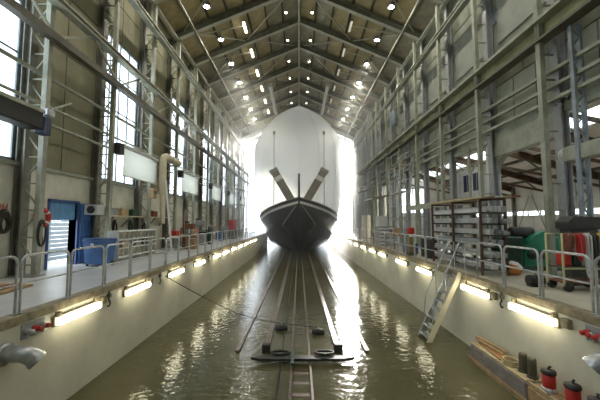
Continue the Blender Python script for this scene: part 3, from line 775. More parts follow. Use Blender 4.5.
for x, y, d, lab in ((QL, 8.3, 1, 'dark hook hanging from the window-side kerb between two lamps'), (QR, 8.15, -1, 'dark hook hanging from the aisle-side kerb before the stair'), (QL, 11.3, 1, 'dark hook hanging from the window-side kerb before the third lamp'), (QL, 17.3, 1, 'dark hook on the window-side kerb past the fourth lamp')):
    t = thing('hanging_hook', lab, 'hook', (x+d*.07, y, -.13), 0, 'hooks along the kerbs')
    part('link', MB().tube([(0, 0, .02), (0, 0, -.22)], .02, 6), BLACK, t)
    part('hook_tip', MB().tube([(0, .05*math.sin(a)*1.2, -.22-.09*(1-math.cos(a))/1.2) for a in (0, .8, 1.6, 2.4, 3.1, 3.9)], .022, 6), BLACK, t)
    part('shackle', MB().chbox(-.04, .04, -.05, .05, -.14, -.04, .01), DSTEEL, t)

# ------------------------------------------------------------------ left side: door, wall fittings
d1 = thing('door_1', 'doorway with raised light blue shutter and navy open leaf, daylight outside', 'door', kind='structure')
fr = MB(); y0, y1, zt = DOOR
fr.box(-XW-.3, -XW+.05, y0-.08, y0, 0, zt+.08); fr.box(-XW-.3, -XW+.05, y1, y1+.08, 0, zt+.08); fr.box(-XW-.3, -XW+.05, y0-.08, y1+.08, zt, zt+.08)
part('door_frame', fr, NAVY, d1)
for i in range(5):
    part('shutter_slat', MB().chbox(-XW-.12, -XW-.05, y0+i*.28+.012, y0+(i+1)*.28-.012, 1.78, zt, .012), LBLUE, d1)
lf = part('door_leaf', MB().chbox(-XW+.06, -XW+.12, y1+.1, y1+.75, .03, zt, .01), BLUE, d1)
for z in (.5, 1.1, 1.7): part('leaf_rib', MB().chbox(-XW+.12, -XW+.15, y1+.14, y1+.71, z-.03, z+.03, .005), NAVY, lf)
part('door_handle', MB().tube([(-XW+.12, y1+.68, 1.0), (-XW+.18, y1+.68, 1.0), (-XW+.18, y1+.58, 1.0)], .012, 6), GALV, lf)
t = thing('outdoor_fence', 'white plank fence outside the blue doorway', 'fence', (-11.6, 9.8, -.16))
for i in range(12): part('plank', MB().chbox(-.02, .02, 0, 6.0, .05+i*.2, .05+i*.2+.18, .008), PALEB, t)
for q in (.2, 2.5, 4.8): part('post', MB().box(-.1, -.02, q-.05, q+.05, 0, 2.5), LGREY, t)
t = thing('outdoor_handrail', 'pale sloping stair handrail just outside the blue doorway', 'handrail', (-10.5, 11.1, -.16))
part('rail', MB().tube([(0, 0, .5), (0, 1.9, 1.9), (0, 2.6, 1.9)], .03, 6), LGREY, t)
for q, h in ((.4, .8), (1.9, 1.9)): part('post', MB().tube([(0, q, 0), (0, q, h)], .025, 6), LGREY, t)

def coil(name, label, cat, x, y, z, ry, rz, turns, r, m_, hook=True):
    t = thing(name, label, cat, (x, y, z))
    for i in range(turns):
        k = 1-.07*i
        part('turn', MB().tube([(.03+.018*i % .09, ry*k*math.cos(a), rz*k*math.sin(a)-.02*i) for a in [2*PI*q/18 for q in range(19)]], r, 6), m_, t)
    if hook: part('wall_hook', MB().chbox(-.005, .12, -.03, .03, rz*.8, rz*.8+.05, .008), GREY, t)
    return t
coil('hose_coil', 'dark coiled hose hung on the whitewashed brick wall', 'hose', -9.04, 9.5, 1.72, .20, .36, 6, .03, mat('dark_olive_hose', (.06, .055, .035), .6, 0, .2, 6))
t = thing('lifebuoy', 'red lifebuoy hung between column and blue doorway', 'lifebuoy', (-8.92, 10.82, 1.85))
part('ring', MB().tube([(0, .27*math.cos(a), .27*math.sin(a)) for a in [2*PI*q/24 for q in range(25)]], .08, 10, False), RED, t)
for q in range(4):
    a = PI/4+q*PI/2
    part('white_band', MB().tube([(0, .27*math.cos(a+da), .27*math.sin(a+da)) for da in (-.14, 0, .14)], .084, 10), WHITE, t)
part('wall_peg', MB().chbox(-.128, .02, -.03, .03, .24, .30, .01), GREY, t)
coil('cable_loop', 'black cable loop hanging on the nearest column, upper one', 'cable', -8.2, 9.9, 1.35, .16, .42, 3, .018, BLACK, False)
coil('red_hose', 'red hose loop hanging below the lifebuoy', 'hose', -9.04, 10.85, 1.0, .12, .38, 3, .018, RUST, True)
t = thing('wall_sign', 'small red letters painted on a pale board, brick wall', 'sign', (-9.03, 9.42, 2.15))
part('board', MB().chbox(-.02, 0, -.2, .2, -.14, .14, .004), CREAM, t)
tx = bpy.data.curves.new('lettering', 'FONT'); tx.body = 'OH'; tx.size = .28; tx.extrude = .004; tx.align_x = 'CENTER'; tx.align_y = 'CENTER'
tx.materials.append(RED); tmp = bpy.data.objects.new('tmp_text', tx); me = bpy.data.meshes.new_from_object(tmp); bpy.data.objects.remove(tmp)
to = put('lettering', me, t); to.location = (.006, 0, 0); to.rotation_euler = (PI/2, 0, PI/2)
t = thing('fire_extinguisher', 'red fire extinguisher standing at the foot of the brick wall', 'extinguisher', (-8.7, 8.95, 0))
part('cylinder', MB().lathe([(.08, 0), (.085, .02), (.085, .42), (.05, .5), (.03, .52)], (0,0,0), 14), RED, t)
part('valve', MB().chbox(-.03, .03, -.03, .03, .52, .6, .008), BLACK, t); part('hose', MB().tube([(0, .03, .56), (0, .12, .5), (0, .13, .2)], .015, 6), BLACK, t)
for i, (x, y, rz, lab) in enumerate(((-7.05, 7.3, .12, 'brown plank lying on the deck, nearest the hoop railing'), (-7.55, 7.5, .02, 'brown plank lying on the deck, middle of three'), (-7.95, 7.4, -.05, 'brown plank lying on the deck, nearest the brick wall'))):
    tag(part('plank', MB().chbox(-.12, .12, -1.1, 1.1, 0, .06, .008), WOOD if i != 1 else RUST, None, (x, y, 0), (0, 0, rz)), lab, 'plank', 'planks on the window-side deck')
# wheeled bin
t = thing('wheeled_bin', 'large blue wheeled bin beside the blue doorway', 'bin', (-7.85, 12.35, 0), -.2)
def taper(x0, x1, y0, y1, z0, z1, k):
    m = MB(); vs = [(x0*k, y0*k, z0), (x1*k, y0*k, z0), (x1*k, y1*k, z0), (x0*k, y1*k, z0), (x0, y0, z1), (x1, y0, z1), (x1, y1, z1), (x0, y1, z1)]
    return m.add(vs, [(0,3,2,1),(4,5,6,7),(0,1,5,4),(1,2,6,5),(2,3,7,6),(3,0,4,7)])
part('tub', taper(-.42, .42, -.36, .36, .08, 1.0, .86), BLUE, t)
part('rim', MB().chbox(-.46, .46, -.40, .40, .94, 1.0, .015), BLUE, t); part('lid', MB().chbox(-.45, .45, -.39, .41, 1.0, 1.07, .03), NAVY, t)
part('label_patch', MB().chbox(-.08, .08, -.372, -.36, .80, .88, .004), WHITE, t)
for sx in (-1, 1): part('wheel', MB().lathe([(.02, -.03), (.10, -.03), (.10, .03), (.02, .03)], (sx*.36, .26, .10), 12, 'x'), BLACK, t)
for sx in (-1, 1): part('foot', MB().box(sx*.3-.03, sx*.3+.03, -.28, -.22, 0, .09), BLACK, t)
# white grid rack
t = thing('white_rack', 'long low white rack of pigeon-holes under the first screen', 'rack', (-7.75, 13.05, 0))
L = 3.3
for z in (.22, .58, .94, 1.30): part('shelf', MB().chbox(-.25, .25, 0, L, z-.025, z+.025, .006), WHITE, t)
for i in range(10): part('upright', MB().chbox(.18 if 0 < i < 9 else -.25, .24, i*L/9-.02, i*L/9+.02, 0 if i in (0, 9) else .2, 1.33, .006), LGREY, t)
part('back_sheet', MB().box(-.27, -.25, 0, L, .2, 1.3), CREAM, t)
for i, y in enumerate([13.05+(q+.5)*3.3/9 for q in (1, 4, 6, 7)]):
    o = part('crate', MB().chbox(-.16, .16, -.13, .13, 0, .26, .01), (CARD, GREY, DGREEN, CARD)[i], None, (-7.68, y, .606)); tag(o, ['cardboard', 'grey', 'dark green', 'tan'][i] + ' box stored in the white pigeon-hole rack', 'box', 'boxes in the white rack')
# heater, shelf, ducts
t = thing('unit_heater', 'grey fan heater fixed to the wall above the blue bin', 'heater', (-8.6, 13.15, 2.0))
part('casing', MB().chbox(-.3, .25, -.3, .2, 0, .42, .02), LGREY, t); part('fan_grille', MB().lathe([(.02, 0), (.16, 0), (.16, .04), (.02, .04)], (0, -.34, .21), 14, 'y'), BLACK, t)
part('wall_bracket', MB().box(-.42, -.3, -.04, .04, .1, .3), GREY, t)
t = thing('wall_shelf', 'long cream wall shelf on diagonal brackets above the white rack', 'shelf', (-8.86, 14.0, 1.95))
part('shelf_board', MB().chbox(-.18, .32, 0, 6.4, 0, .06, .008), CREAM, t)
for i in range(5): part('shelf_bracket', MB().beam((.28, .4+i*1.4, 0), (-.16, .4+i*1.4, -.5), .04, .05, (0,1,0)), DSTEEL, t)
for i, (y, m_, lab) in enumerate(((14.5, GREY, 'grey toolbox on the long wall shelf'), (15.4, CARD, 'cardboard carton on the long wall shelf'), (16.4, DGREEN, 'dark green case on the long wall shelf'), (18.6, RUST, 'rust-red case on the long wall shelf'))):
    t = thing('storage_case', lab, 'box', (-8.8, y, 2.01), 0, 'cases on the wall shelf')
    part('case_body', MB().chbox(-.14, .2, -.3, .3, 0, .28, .015), m_, t); part('case_lid', MB().chbox(-.15, .21, -.31, .31, .28, .34, .012), m_, t)
    part('handle', MB().tube([(.0, -.08, .34), (.0, -.06, .39), (.0, .06, .39), (.0, .08, .34)], .012, 6), BLACK, t)
t = thing('cream_duct', 'fat cream duct with elbow behind the end of the first screen', 'duct', (-7.85, 17.75, 0))
part('duct_run', MB().tube([(0, 2.3, 5.5), (0, .35, 5.55), (0, .12, 5.48), (0, 0, 5.3), (0, 0, 4.2)], .2, 14), CREAM, t)
for y in (1.0, 1.9): part('duct_band', MB().lathe([(.19, -.03), (.225, -.03), (.225, .03), (.19, .03)], (0, y, 5.535), 14, 'y'), STEEL, t)
for y in (.6, 2.1): part('duct_bracket', MB().box(-1.2, 0, y-.03, y+.03, 5.25, 5.33), STEEL, t)
part('duct_curtain', MB().tube([(0, 0, 4.25), (.02, .03, 3.0), (.05, .05, 1.6)], [.2, .16, .12], 12), CREAM, t)
t = thing('switch_cabinet', 'tan switch cabinet on the column past the first screen', 'cabinet', (-8.07, 17.1, 3.0))
part('cabinet_body', MB().chbox(-.12, .12, -.22, .22, 0, .55, .015), CARD, t); part('cabinet_window', MB().chbox(.11, .13, -.1, .1, .25, .42, .004), BLACK, t)
tag(part('leaning_pole', MB().tube([(-6.9, 17.0, 0), (-7.35, 17.0, 4.0)], .06, 8), WHITE), 'white pole leaning against the column past the white rack', 'pole')

# roller screens in the window bays
def screen(y0, label, down, k):
    t = thing('roller_screen', label, 'screen', (-8.0, y0, .1), 0, 'roller screens on the window bays')
    if down:
        part('housing', MB().chbox(-.09, .09, -.05, 3.45, 4.98, 5.14, .02), LGREY, t)
        part('screen_sheet', MB().chbox(-.008, .008, .08, 3.4, 3.72, 5.0, .003), SHEET, t)
        part('bottom_bar', MB().chbox(-.02, .02, .06, 3.42, 3.68, 3.73, .008), LGREY, t)
        part('motor_box', MB().chbox(-.16, .12, -.42, -.06, 4.6, 5.1, .02), BLACK, t)
    else:
        part('housing', MB().chbox(-.35, .16, -3.5, .0, 4.42, 5.0, .03), BLACK, t)
        part('edge_strip', MB().chbox(.15, .20, -3.5, .0, 4.92, 5.03, .01), STEEL, t)
        part('end_box', MB().chbox(-.12, .18, .0, .3, 4.3, 4.85, .03), DNAVY, t)
        part('arm', MB().tube([(.1, .1, 5.0), (.05, .8, 5.45), (.0, 1.3, 5.75)], .035, 6), STEEL, t)
        part('lamp_head', MB().chbox(.02, .2, .1, .4, 4.9, 5.15, .03), GALV, t)
screen(9.35, 'dark rolled-up screen housing with navy end by the nearest window', False, 0)
for i, y in enumerate((13.9, 21.1, 28.3, 35.5, 42.7)):
    screen(y, 'white translucent screen hanging before the windows, %s from the camera' % ORD[i], True, i+1)

# ------------------------------------------------------------------ workshop clutter builders
def gas_cylinder(x, y, m_, label, h=1.5, r=.12):
    t = thing('gas_cylinder', label, 'gas cylinder', (x, y, 0), 0, 'gas cylinders on deck')
    part('body', MB().lathe([(r*.9, 0), (r, .03), (r, h*.82), (r*.7, h*.9), (r*.3, h*.93)], (0,0,0), 12), m_, t)
    part('cap', MB().lathe([(r*.35, h*.92), (r*.4, h*.94), (r*.4, h), (r*.2, h*1.02)], (0,0,0), 10), GREY, t)
def workbench(x, y, L, m_, label, h=.9, wd=.7):
    t = thing('workbench', label, 'workbench', (x, y, 0), 0, 'workbenches on deck')
    part('bench_top', MB().chbox(-wd/2, wd/2, -L/2, L/2, h-.06, h, .01), m_, t)
    for sx in (-1, 1):
        for sy in (-1, 1): part('leg', MB().box(sx*(wd/2-.08)-.03, sx*(wd/2-.08)+.03, sy*(L/2-.1)-.03, sy*(L/2-.1)+.03, 0, h-.06), GREY, t)
    part('lower_shelf', MB().box(-wd/2+.05, wd/2-.05, -L/2+.08, L/2-.08, .25, .28), GREY, t)
def machine(x, y, m_, label, h=1.6, w=.8, l=.7):
    t = thing('drill_press', label, 'machine', (x, y, 0), 0, 'machines on deck')
    part('base', MB().chbox(-w/2, w/2, -l/2, l/2, 0, h*.45, .03), m_, t)
    part('column', MB().lathe([(.08, h*.45), (.08, h*.95)], (-w*.2, 0, 0), 10), GREY, t)
    part('table', MB().chbox(-w*.15, w*.5, -l*.3, l*.3, h*.55, h*.59, .01), GREY, t)
    hd = part('head', MB().chbox(-w*.4, w*.4, -l*.28, l*.28, h*.78, h, .03), m_, t)
    part('spindle', MB().lathe([(.04, h*.66), (.05, h*.78)], (w*.25, 0, 0), 8), GALV, hd)
    part('motor', MB().lathe([(.12, h*.82), (.13, h*.84), (.13, h*1.08), (.08, h*1.1)], (-w*.28, 0, 0), 12), BLACK, t)
def cabinet(x, y, m_, label, w=.6, l=1.0, h=1.6):
    t = thing('tool_cabinet', label, 'cabinet', (x, y, 0), 0, 'tool cabinets on deck')
    part('carcass', MB().chbox(-w/2, w/2, -l/2, l/2, .06, h, .015), m_, t)
    part('plinth', MB().box(-w/2+.03, w/2-.03, -l/2+.03, l/2-.03, 0, .06), BLACK, t)
    sx = 1 if x < 0 else -1
    for q in (-1, 1):
        d = part('cabinet_door', MB().chbox(min(sx*w/2, sx*(w/2+.02)), max(sx*w/2, sx*(w/2+.02)), q*l/4-l/4+.015, q*l/4+l/4-.015, .1, h-.04, .005), m_, t)
        part('handle', MB().box(min(sx*(w/2+.02), sx*(w/2+.05)), max(sx*(w/2+.02), sx*(w/2+.05)), -q*.05-.012+q*.0, -q*.05+.012, h*.5, h*.62), GALV, d)
    return t
def drum(x, y, m_, label, z=0, h=.88, r=.29):
    t = thing('steel_drum', label, 'drum', (x, y, z), 0, 'steel drums on deck')
    part('drum_wall', MB().lathe([(r*.97, 0), (r, .02), (r, h*.33), (r*1.03, h*.35), (r, h*.37), (r, h*.64), (r*1.03, h*.66), (r, h*.68), (r, h-.02), (r*.97, h)], (0,0,0), 16), m_, t)
    part('bung', MB().lathe([(.01, h), (.04, h), (.04, h+.02), (.01, h+.02)], (r*.5, 0, 0), 8), GREY, t)
# along the window-side wall
workbench(-7.5, 19.2, 1.8, WOOD, 'timber workbench on the window-side deck beyond the leaning pole')
machine(-7.3, 20.9, mat('brown_machine', (.20, .10, .06), .5, .1, .2, 4), 'brown pillar drill beside the timber workbench')
gas_cylinder(-7.2, 21.7, ORANGE, 'orange gas cylinder beyond the brown pillar drill', 1.4)
gas_cylinder(-7.5, 21.75, GREY, 'grey gas cylinder beside the orange one')
machine(-7.4, 23.3, GREY, 'grey pillar drill below the second white screen', 1.8)
cabinet(-7.5, 24.9, DGREEN, 'dark green tool cabinet beyond the grey pillar drill', h=1.1)
workbench(-7.4, 26.6, 1.8, GREY, 'grey steel workbench beyond the dark green cabinet')
drum(-7.3, 28.4, BLUE, 'blue steel drum on the window-side deck beyond the grey bench')
drum(-7.3, 29.2, BLACK, 'black steel drum next to the blue drum')
cabinet(-7.4, 30.9, GREY, 'grey tool cabinet near the red one, window side', h=1.3)
cabinet(-7.2, 33.6, RED, 'red tool cabinet far along the window-side deck', h=1.9, l=1.3)
drum(-6.9, 36.2, GREY, 'grey steel drum past the red cabinet')
def cbox_thing(name, label, cat, x, y, z, w, l, h, m_, lidm=None, group=None):
    t = thing(name, label, cat, (x, y, z), 0, group)
    part('box_body', MB().chbox(-w/2, w/2, -l/2, l/2, 0, h, .012), m_, t)
    part('box_lid', MB().chbox(-w/2-.01, w/2+.01, -l/2-.01, l/2+.01, h, h+.05, .01), lidm or m_, t)
cbox_thing('tool_box', 'red toolbox on the timber workbench, window side', 'box', -7.45, 18.8, .9, .3, .5, .22, RED)
cbox_thing('tool_box', 'blue toolbox on the grey steel workbench', 'box', -7.4, 26.4, .9, .3, .5, .25, BLUE)
cbox_thing('carton', 'cardboard carton on the grey steel workbench', 'box', -7.4, 27.1, .9, .4, .4, .35, CARD)

# ------------------------------------------------------------------ right side: winch, trolley, racks
t = thing('winch', 'big green winch with rounded gear casing in the aisle opening', 'winch', (7.35, 11.3, 0))
part('bed_frame', MB().chbox(-.05, 1.95, -.35, .75, 0, .16, .02), DGREEN, t)
arc = [(1.85, .16), (1.85, 1.32)] + [(1.55-.95*math.sin(a), .42+.98*math.cos(a)) for a in (0.0, .3, .6, .9, 1.2, 1.57)] + [(.6, .16)]
part('gear_casing', MB().prism(arc, -.3, .05, 'y'), GREEN, t)
part('name_plate', MB().chbox(1.35, 1.7, -.315, -.3, .98, 1.12, .004), BLACK, t)
for x in (.85, 1.2):
    h = part('bearing_hub', MB().lathe([(.02, 0), (.17, 0), (.17, -.07), (.02, -.07)], (x, -.3, .55), 18, 'y'), DGREEN, t)
    part('hub_cap', MB().lathe([(.01, -.07), (.08, -.07), (.08, -.11), (.01, -.11)], (x, -.3, .55), 12, 'y'), BLACK, h)
part('cable_drum', MB().lathe([(.55, -.0), (.55, .06), (.36, .08), (.36, .5), (.55, .52), (.55, .58)], (.55, .1, .75), 20, 'y'), DGREEN, t)
part('side_cheek', MB().chbox(-.02, .62, -.28, .0, .16, 1.18, .04), DGREEN, t)
part('motor', MB().lathe([(.2, 0), (.24, .04), (.24, .75), (.16, .82)], (.45, .2, 1.28), 16, 'x'), BLACK, t)
part('motor_mount', MB().chbox(.45, 1.2, .08, .32, 1.0, 1.1, .01), DGREEN, t)
# cloth bundle
t = thing('sack', 'orange and white cloth sack on the deck before the winch', 'sack', (6.95, 10.25, 0))
part('sack_body', MB().lathe([(.18, 0), (.27, .06), (.29, .18), (.22, .3), (.1, .36), (.03, .37)], (0,0,0), 12), ORANGE, t)
part('white_cloth', MB().lathe([(.30, .17), (.27, .27), (.17, .38), (.04, .42)], (.05, .04, 0), 12), WHITE, t)
# trolley
t = thing('hose_trolley', 'pale yellow tube-frame trolley loaded with hoses behind the right railing', 'trolley', (7.05, 7.95, 0))
for sy in (-1, 1):
    part('side_frame', MB().tube([(-.55, sy*.25, .12), (-.55, sy*.25, 1.40), (.62, sy*.25, 1.40), (.62, sy*.25, .12)], .028, 8), PYELL, t)
    part('mid_bar', MB().tube([(-.55, sy*.25, .55), (.62, sy*.25, .55)], .022, 6), PYELL, t)
    for x in (-.45, .5): part('wheel', MB().lathe([(.02, -.03), (.12, -.03), (.12, .03), (.02, .03)], (x, sy*.25, .12), 14, 'y'), BLACK, t)
part('tray', MB().chbox(-.55, .62, -.25, .25, .2, .25, .01), RUST, t); part('upper_tray', MB().chbox(-.53, .6, -.24, .24, .55, .59, .01), DSTEEL, t)
def droop(label, x, m_, n, drop, w):
    t = thing('hose_loop', label, 'hose', (x, 7.70, 1.40), 0, 'hoses hung on the trolley')
    for i in range(n):
        ww, dd, o = w*(1-.18*i), drop*(1-.12*i), -.035*(i % 3)
        pts = [(-ww/2, 0, .02), (-ww/2, o-.03, -.05)] + [(-ww/2*math.cos(a), o-.03, -.05-dd*math.sin(a)**.6) for a in [PI*q/10 for q in range(1, 10)]] + [(ww/2, o-.03, -.05), (ww/2, 0, .02)]
        part('strand', MB().tube(pts, .022, 6), m_, t)
droop('drooping red hose loops at the near end of the yellow trolley', 6.66, RUST, 5, .45, .24)
droop('drooping bright red hose loops on the yellow trolley', 6.92, RED, 3, .6, .16)
droop('drooping white hose loops in the middle of the yellow trolley', 7.10, LGREY, 4, 1.0, .13)
droop('drooping black hose loops on the yellow trolley', 7.27, BLACK, 3, .75, .12)
droop('drooping yellow hose loops at the far end of the yellow trolley', 7.49, YELLOW, 4, .6, .22)
for i, (x, m_, lab) in enumerate(((6.75, RED, 'red canister on the middle tray of the yellow trolley'), (7.0, DGREEN, 'dark green canister on the yellow trolley'), (7.5, BLACK, 'black canister on the yellow trolley'))):
    t = thing('canister', lab, 'canister', (x, 7.97, .591), 0, 'canisters on the trolley')
    part('tank', MB().chbox(-.1, .1, -.15, .15, 0, .34, .03), m_, t); part('cap', MB().lathe([(.03, .33), (.035, .34), (.035, .39), (.02, .4)], (0, .08, 0), 10), BLACK, t)
    part('grip', MB().tube([(0, -.12, .33), (0, -.1, .4), (0, .0, .4), (0, .02, .33)], .014, 6), m_, t)
t = thing('generator', 'dark generator under a black hood beside the lattice mast', 'generator', (7.72, 8.58, 0))
part('skid', MB().box(-.42, .42, -.2, .2, 0, .12), DSTEEL, t); part('body', MB().chbox(-.4, .4, -.19, .19, .12, 1.5, .03), mat('dark_green_sheet', (.05, .06, .045), .5, .1, .2, 4), t)
part('hood', MB().prism([(-.45, 1.5), (.45, 1.5), (.45, 1.82), (-.28, 1.86), (-.45, 1.7)], -.22, .22, 'y'), BLACK, t)
part('louvre_panel', MB().chbox(-.3, .3, -.2, -.185, .5, 1.1, .004), GREY, t)
for i, (x, y, m_, lab) in enumerate(((6.28, 8.35, BLACK, 'black motor block on the deck beside the yellow trolley'),)):
    t = thing('motor_block', lab, 'motor', (x, y, 0)); part('casing', MB().lathe([(.1, -.2), (.14, -.18), (.14, .18), (.1, .2)], (0, 0, .16), 14, 'x'), m_, t)
    part('foot', MB().box(-.16, .16, -.12, .12, 0, .04), m_, t); part('terminal_box', MB().chbox(-.06, .06, -.05, .05, .28, .36, .01), GREY, t)

# profile rack by the stair
RX0, RX1, RY0, RY1 = 5.85, 6.65, 10.0, 13.6
t = thing('profile_rack', 'rusty post rack holding long aluminium profiles beside the stair', 'rack', (0, 0, 0))
LV = [.22, .58, .94, 1.30, 1.66, 2.02]
for y in (RY0, (RY0+RY1)/2, RY1):
    for x in (RX0, RX1): part('post', MB().box(x-.035, x+.035, y-.035, y+.035, 0, 2.4), POSTB, t)
    for z in LV: part('arm', MB().box(RX0+.035, RX1-.035, y-.03, y+.03, z-.06, z), DSTEEL, t)
    part('head_tie', MB().box(RX0-.035, RX1+.035, y-.03, y+.03, 2.4, 2.46), POSTB, t)
pn = 0
for li, z in enumerate(LV):
    xx = RX0+.06
    while xx < RX1-.16:
        wv = random.choice((.07, .1, .13, .16)); hv = random.choice((.06, .1, .14, .18)); a0 = RY0-random.uniform(.0, .45); b0 = RY1+random.uniform(-.3, .5)
        o = part('metal_profile', MB().chbox(-wv/2, wv/2, 0, b0-a0, 0, hv, .006), random.choice((ALU, ALU, GREY, LGREY, GALV)), None, (xx+wv/2, a0, z+.002))
        pi = pi+1 if xx > RX0+.07 else 0
        tag(o, 'long pale metal profile on the %s shelf of the rusty rack, %s from the railing' % (['bottom', 'second', 'third', 'fourth', 'fifth', 'top'][li], ORD[pi].replace('nearest', 'first')), 'profile', 'profiles in the rusty rack')
        xx += wv+.025; pn += 1
# timber laid over the rack head
for i in range(5):
    o = part('timber_board', MB().chbox(-.09, .09, 0, 3.9+.2*(i % 2), 0, .05, .006), (PWOOD, WOOD, LGREY, PWOOD, RUST)[i], None, (RX0+.02+i*.2, 9.8-.1*i, 2.462))
    tag(o, 'board laid across the top of the rusty rack, %s from the railing' % ORD[i].replace('nearest', 'first'), 'board', 'boards on the rack head')

# mezzanine with site cabin
t = thing('mezzanine', 'steel mezzanine platform between the aisle columns behind the rack', 'platform', (0, 0, 0))
part('platform_deck', MB().chbox(6.95, 7.8, 12.2, 20.0, 2.55, 2.68, .01), LGREY, t)
part('edge_beam', MB().box(6.88, 6.95, 12.2, 20.0, 2.42, 2.70), STEELR, t)
for y in (12.4, 14.9, 17.4, 19.8): part('post', MB().box(6.98, 7.08, y-.05, y+.05, 0, 2.55), GREY, t); part('post', MB().box(7.68, 7.78, y-.05, y+.05, 0, 2.55), GREY, t)
for i in range(6):
    o = part('timber_board', MB().chbox(-.08, .08, 0, 2.6, 0, .05, .006), (WOOD, PWOOD)[i % 2], None, (7.06+.2*(i % 3), 12.5+3.0*(i//3), 2.682))
    tag(o, 'board lying on the mezzanine platform, %s of six' % ORD[i].replace('nearest', 'first'), 'board', 'boards on the mezzanine')
cabn = thing('site_cabin', 'grey site cabin with two dark blue windows behind the rack', 'cabin', (0, 0, 0))
part('cabin_body', MB().chbox(9.0, 9.7, 15.0, 18.4, 2.9, 4.5, .03), LGREY, cabn)
part('cabin_frame', MB().box(8.95, 9.75, 14.95, 18.45, 2.7, 2.9), GREY, cabn)
for x in (9.05, 9.6):
    for y in (15.1, 18.3): part('stilt', MB().box(x-.06, x+.06, y-.06, y+.06, 0, 2.7), GREY, cabn)
for y in (15.5, 16.4):
    w_ = part('cabin_window', MB().chbox(8.97, 9.0, y-.38, y+.38, 3.3, 4.2, .008), mat('dark_blue_glass', (.02, .03, .09), .12, 0, .1, 3), cabn)
    part('window_bar', MB().box(8.955, 8.97, y-.02, y+.02, 3.3, 4.2), GREY, w_)
part('cabin_door', MB().chbox(8.97, 9.0, 17.3, 18.1, 2.92, 4.4, .008), WHITE, cabn)

# farther right clutter
drum(6.3, 14.75, BLACK, 'black steel drum beyond the rusty rack')
drum(6.35, 15.45, BLACK, 'second black steel drum beyond the rusty rack')
t = thing('post_box', 'tan pedestal topped by a red case near the aisle railing', 'pedestal', (5.75, 16.0, 0))
part('pedestal_body', MB().chbox(-.16, .16, -.16, .16, .18, .95, .02), mat('tan_case', (.28, .22, .12), .6, 0, .1, 4), t); part('pedestal_foot', MB().chbox(-.2, .2, -.2, .2, 0, .18, .02), DSTEEL, t)
part('neck', MB().box(-.08, .08, -.08, .08, .95, 1.08), WHITE, t); part('red_case', MB().chbox(-.16, .16, -.14, .14, 1.08, 1.42, .05), RED, t)
t = thing('drawer_rack', 'grey rack of wide pale drawers on the aisle-side deck', 'rack', (6.3, 22.8, 0))
part('rack_frame', MB().chbox(-.62, .62, -.45, .45, 0, 1.4, .01), GREY, t)
for i in range(5):
    d = part('drawer', MB().chbox(-.6, .6, -.5, -.45, .1+i*.26, .1+i*.26+.15, .01), LGREY, t); part('handle', MB().box(-.2, .2, -.53, -.5, .16+i*.26, .19+i*.26), GALV, d)
def canopy(x0, x1, y0, y1, z, dz, label, m_):
    t = thing('canopy', label, 'canopy', (0, 0, 0), 0, 'lean-to canopies on the aisle side')
    part('canopy_roof', MB().add([(x0,y0,z-dz),(x1,y0,z),(x1,y1,z),(x0,y1,z-dz),(x0,y0,z-dz+.1),(x1,y0,z+.1),(x1,y1,z+.1),(x0,y1,z-dz+.1)], [(0,3,2,1),(4,5,6,7),(0,1,5,4),(1,2,6,5),(2,3,7,6),(3,0,4,7)]), m_, t)
    part('gutter', MB().tube([(x0, y0, z-dz+.02), (x0, y1, z-dz+.02)], .06, 6), LGREY, t)
    for y in (y0+.1, y1-.1):
        part('post', MB().box(x0+.1, x0+.2, y-.05, y+.05, 0, z-dz+.04), STEEL, t); part('post', MB().box(x1-.2, x1-.1, y-.05, y+.05, 0, z), STEEL, t)
canopy(5.9, 7.7, 24.8, 28.0, 3.9, .35, 'pale lean-to canopy on posts, nearer of two on the aisle side', TANSTEEL)
canopy(5.8, 7.7, 30.6, 34.0, 5.2, .7, 'tan lean-to canopy on posts, farther of two on the aisle side', TANSTEEL)
cabinet(7.0, 26.3, LGREY, 'light grey cabinet under the nearer canopy', h=2.2, l=1.4)
cabinet(7.0, 32.4, CREAM, 'cream cabinet under the farther canopy', h=2.4, l=1.6)
gas_cylinder(6.2, 18.2, GREY, 'grey gas cylinder on the aisle-side deck, nearer of the pair'); gas_cylinder(6.5, 18.4, BLACK, 'black gas cylinder beside the grey one, aisle side')
workbench(6.2, 20.3, 2.0, WOOD, 'timber workbench on the aisle-side deck')
cbox_thing('carton', 'cardboard carton on the aisle-side timber workbench', 'box', 6.2, 19.9, .9, .4, .4, .35, CARD)
cbox_thing('tool_box', 'navy toolbox on the aisle-side timber workbench', 'box', 6.2, 20.6, .9, .3, .5, .3, NAVY)
t = thing('ladder', 'blue-white ladder leaning on an aisle column', 'ladder', (0, 0, 0))
la, lb = Vector((7.05, 20.95, 0)), Vector((7.8, 20.95, 6.2))
for dy in (-.2, .2): part('stile', MB().beam(la+Vector((0, dy, 0)), lb+Vector((0, dy, 0)), .03, .07, (1,0,0)), GALV, t)
for i in range(18):
    p = la.lerp(lb, (i+.7)/18.5); part('rung', MB().tube([p-Vector((0, .2, 0)), p+Vector((0, .2, 0))], .014, 6), GALV, t)
t = thing('wall_vent', 'round grey vent disc high on the aisle-side wall', 'vent', (8.72, 13.15, 10.8))
part('vent_ring', MB().tube([(0, .28*math.cos(a), .28*math.sin(a)) for a in [2*PI*q/20 for q in range(21)]], .04, 6, False), GREY, t)
part('vent_disc', MB().lathe([(.01, 0), (.27, 0), (.27, .03), (.01, .03)], (0, 0, 0), 20, 'x'), BSTEEL, t)
for i in range(3): part('vent_bar', MB().box(-.02, 0, -.24, .24, -.14+i*.14-.015, -.14+i*.14+.015), GREY, t)
t = thing('hanging_heater', 'grey cylinder heater hung on the aisle-side wall below the girder top', 'heater', (7.58, 24.3, 9.3))
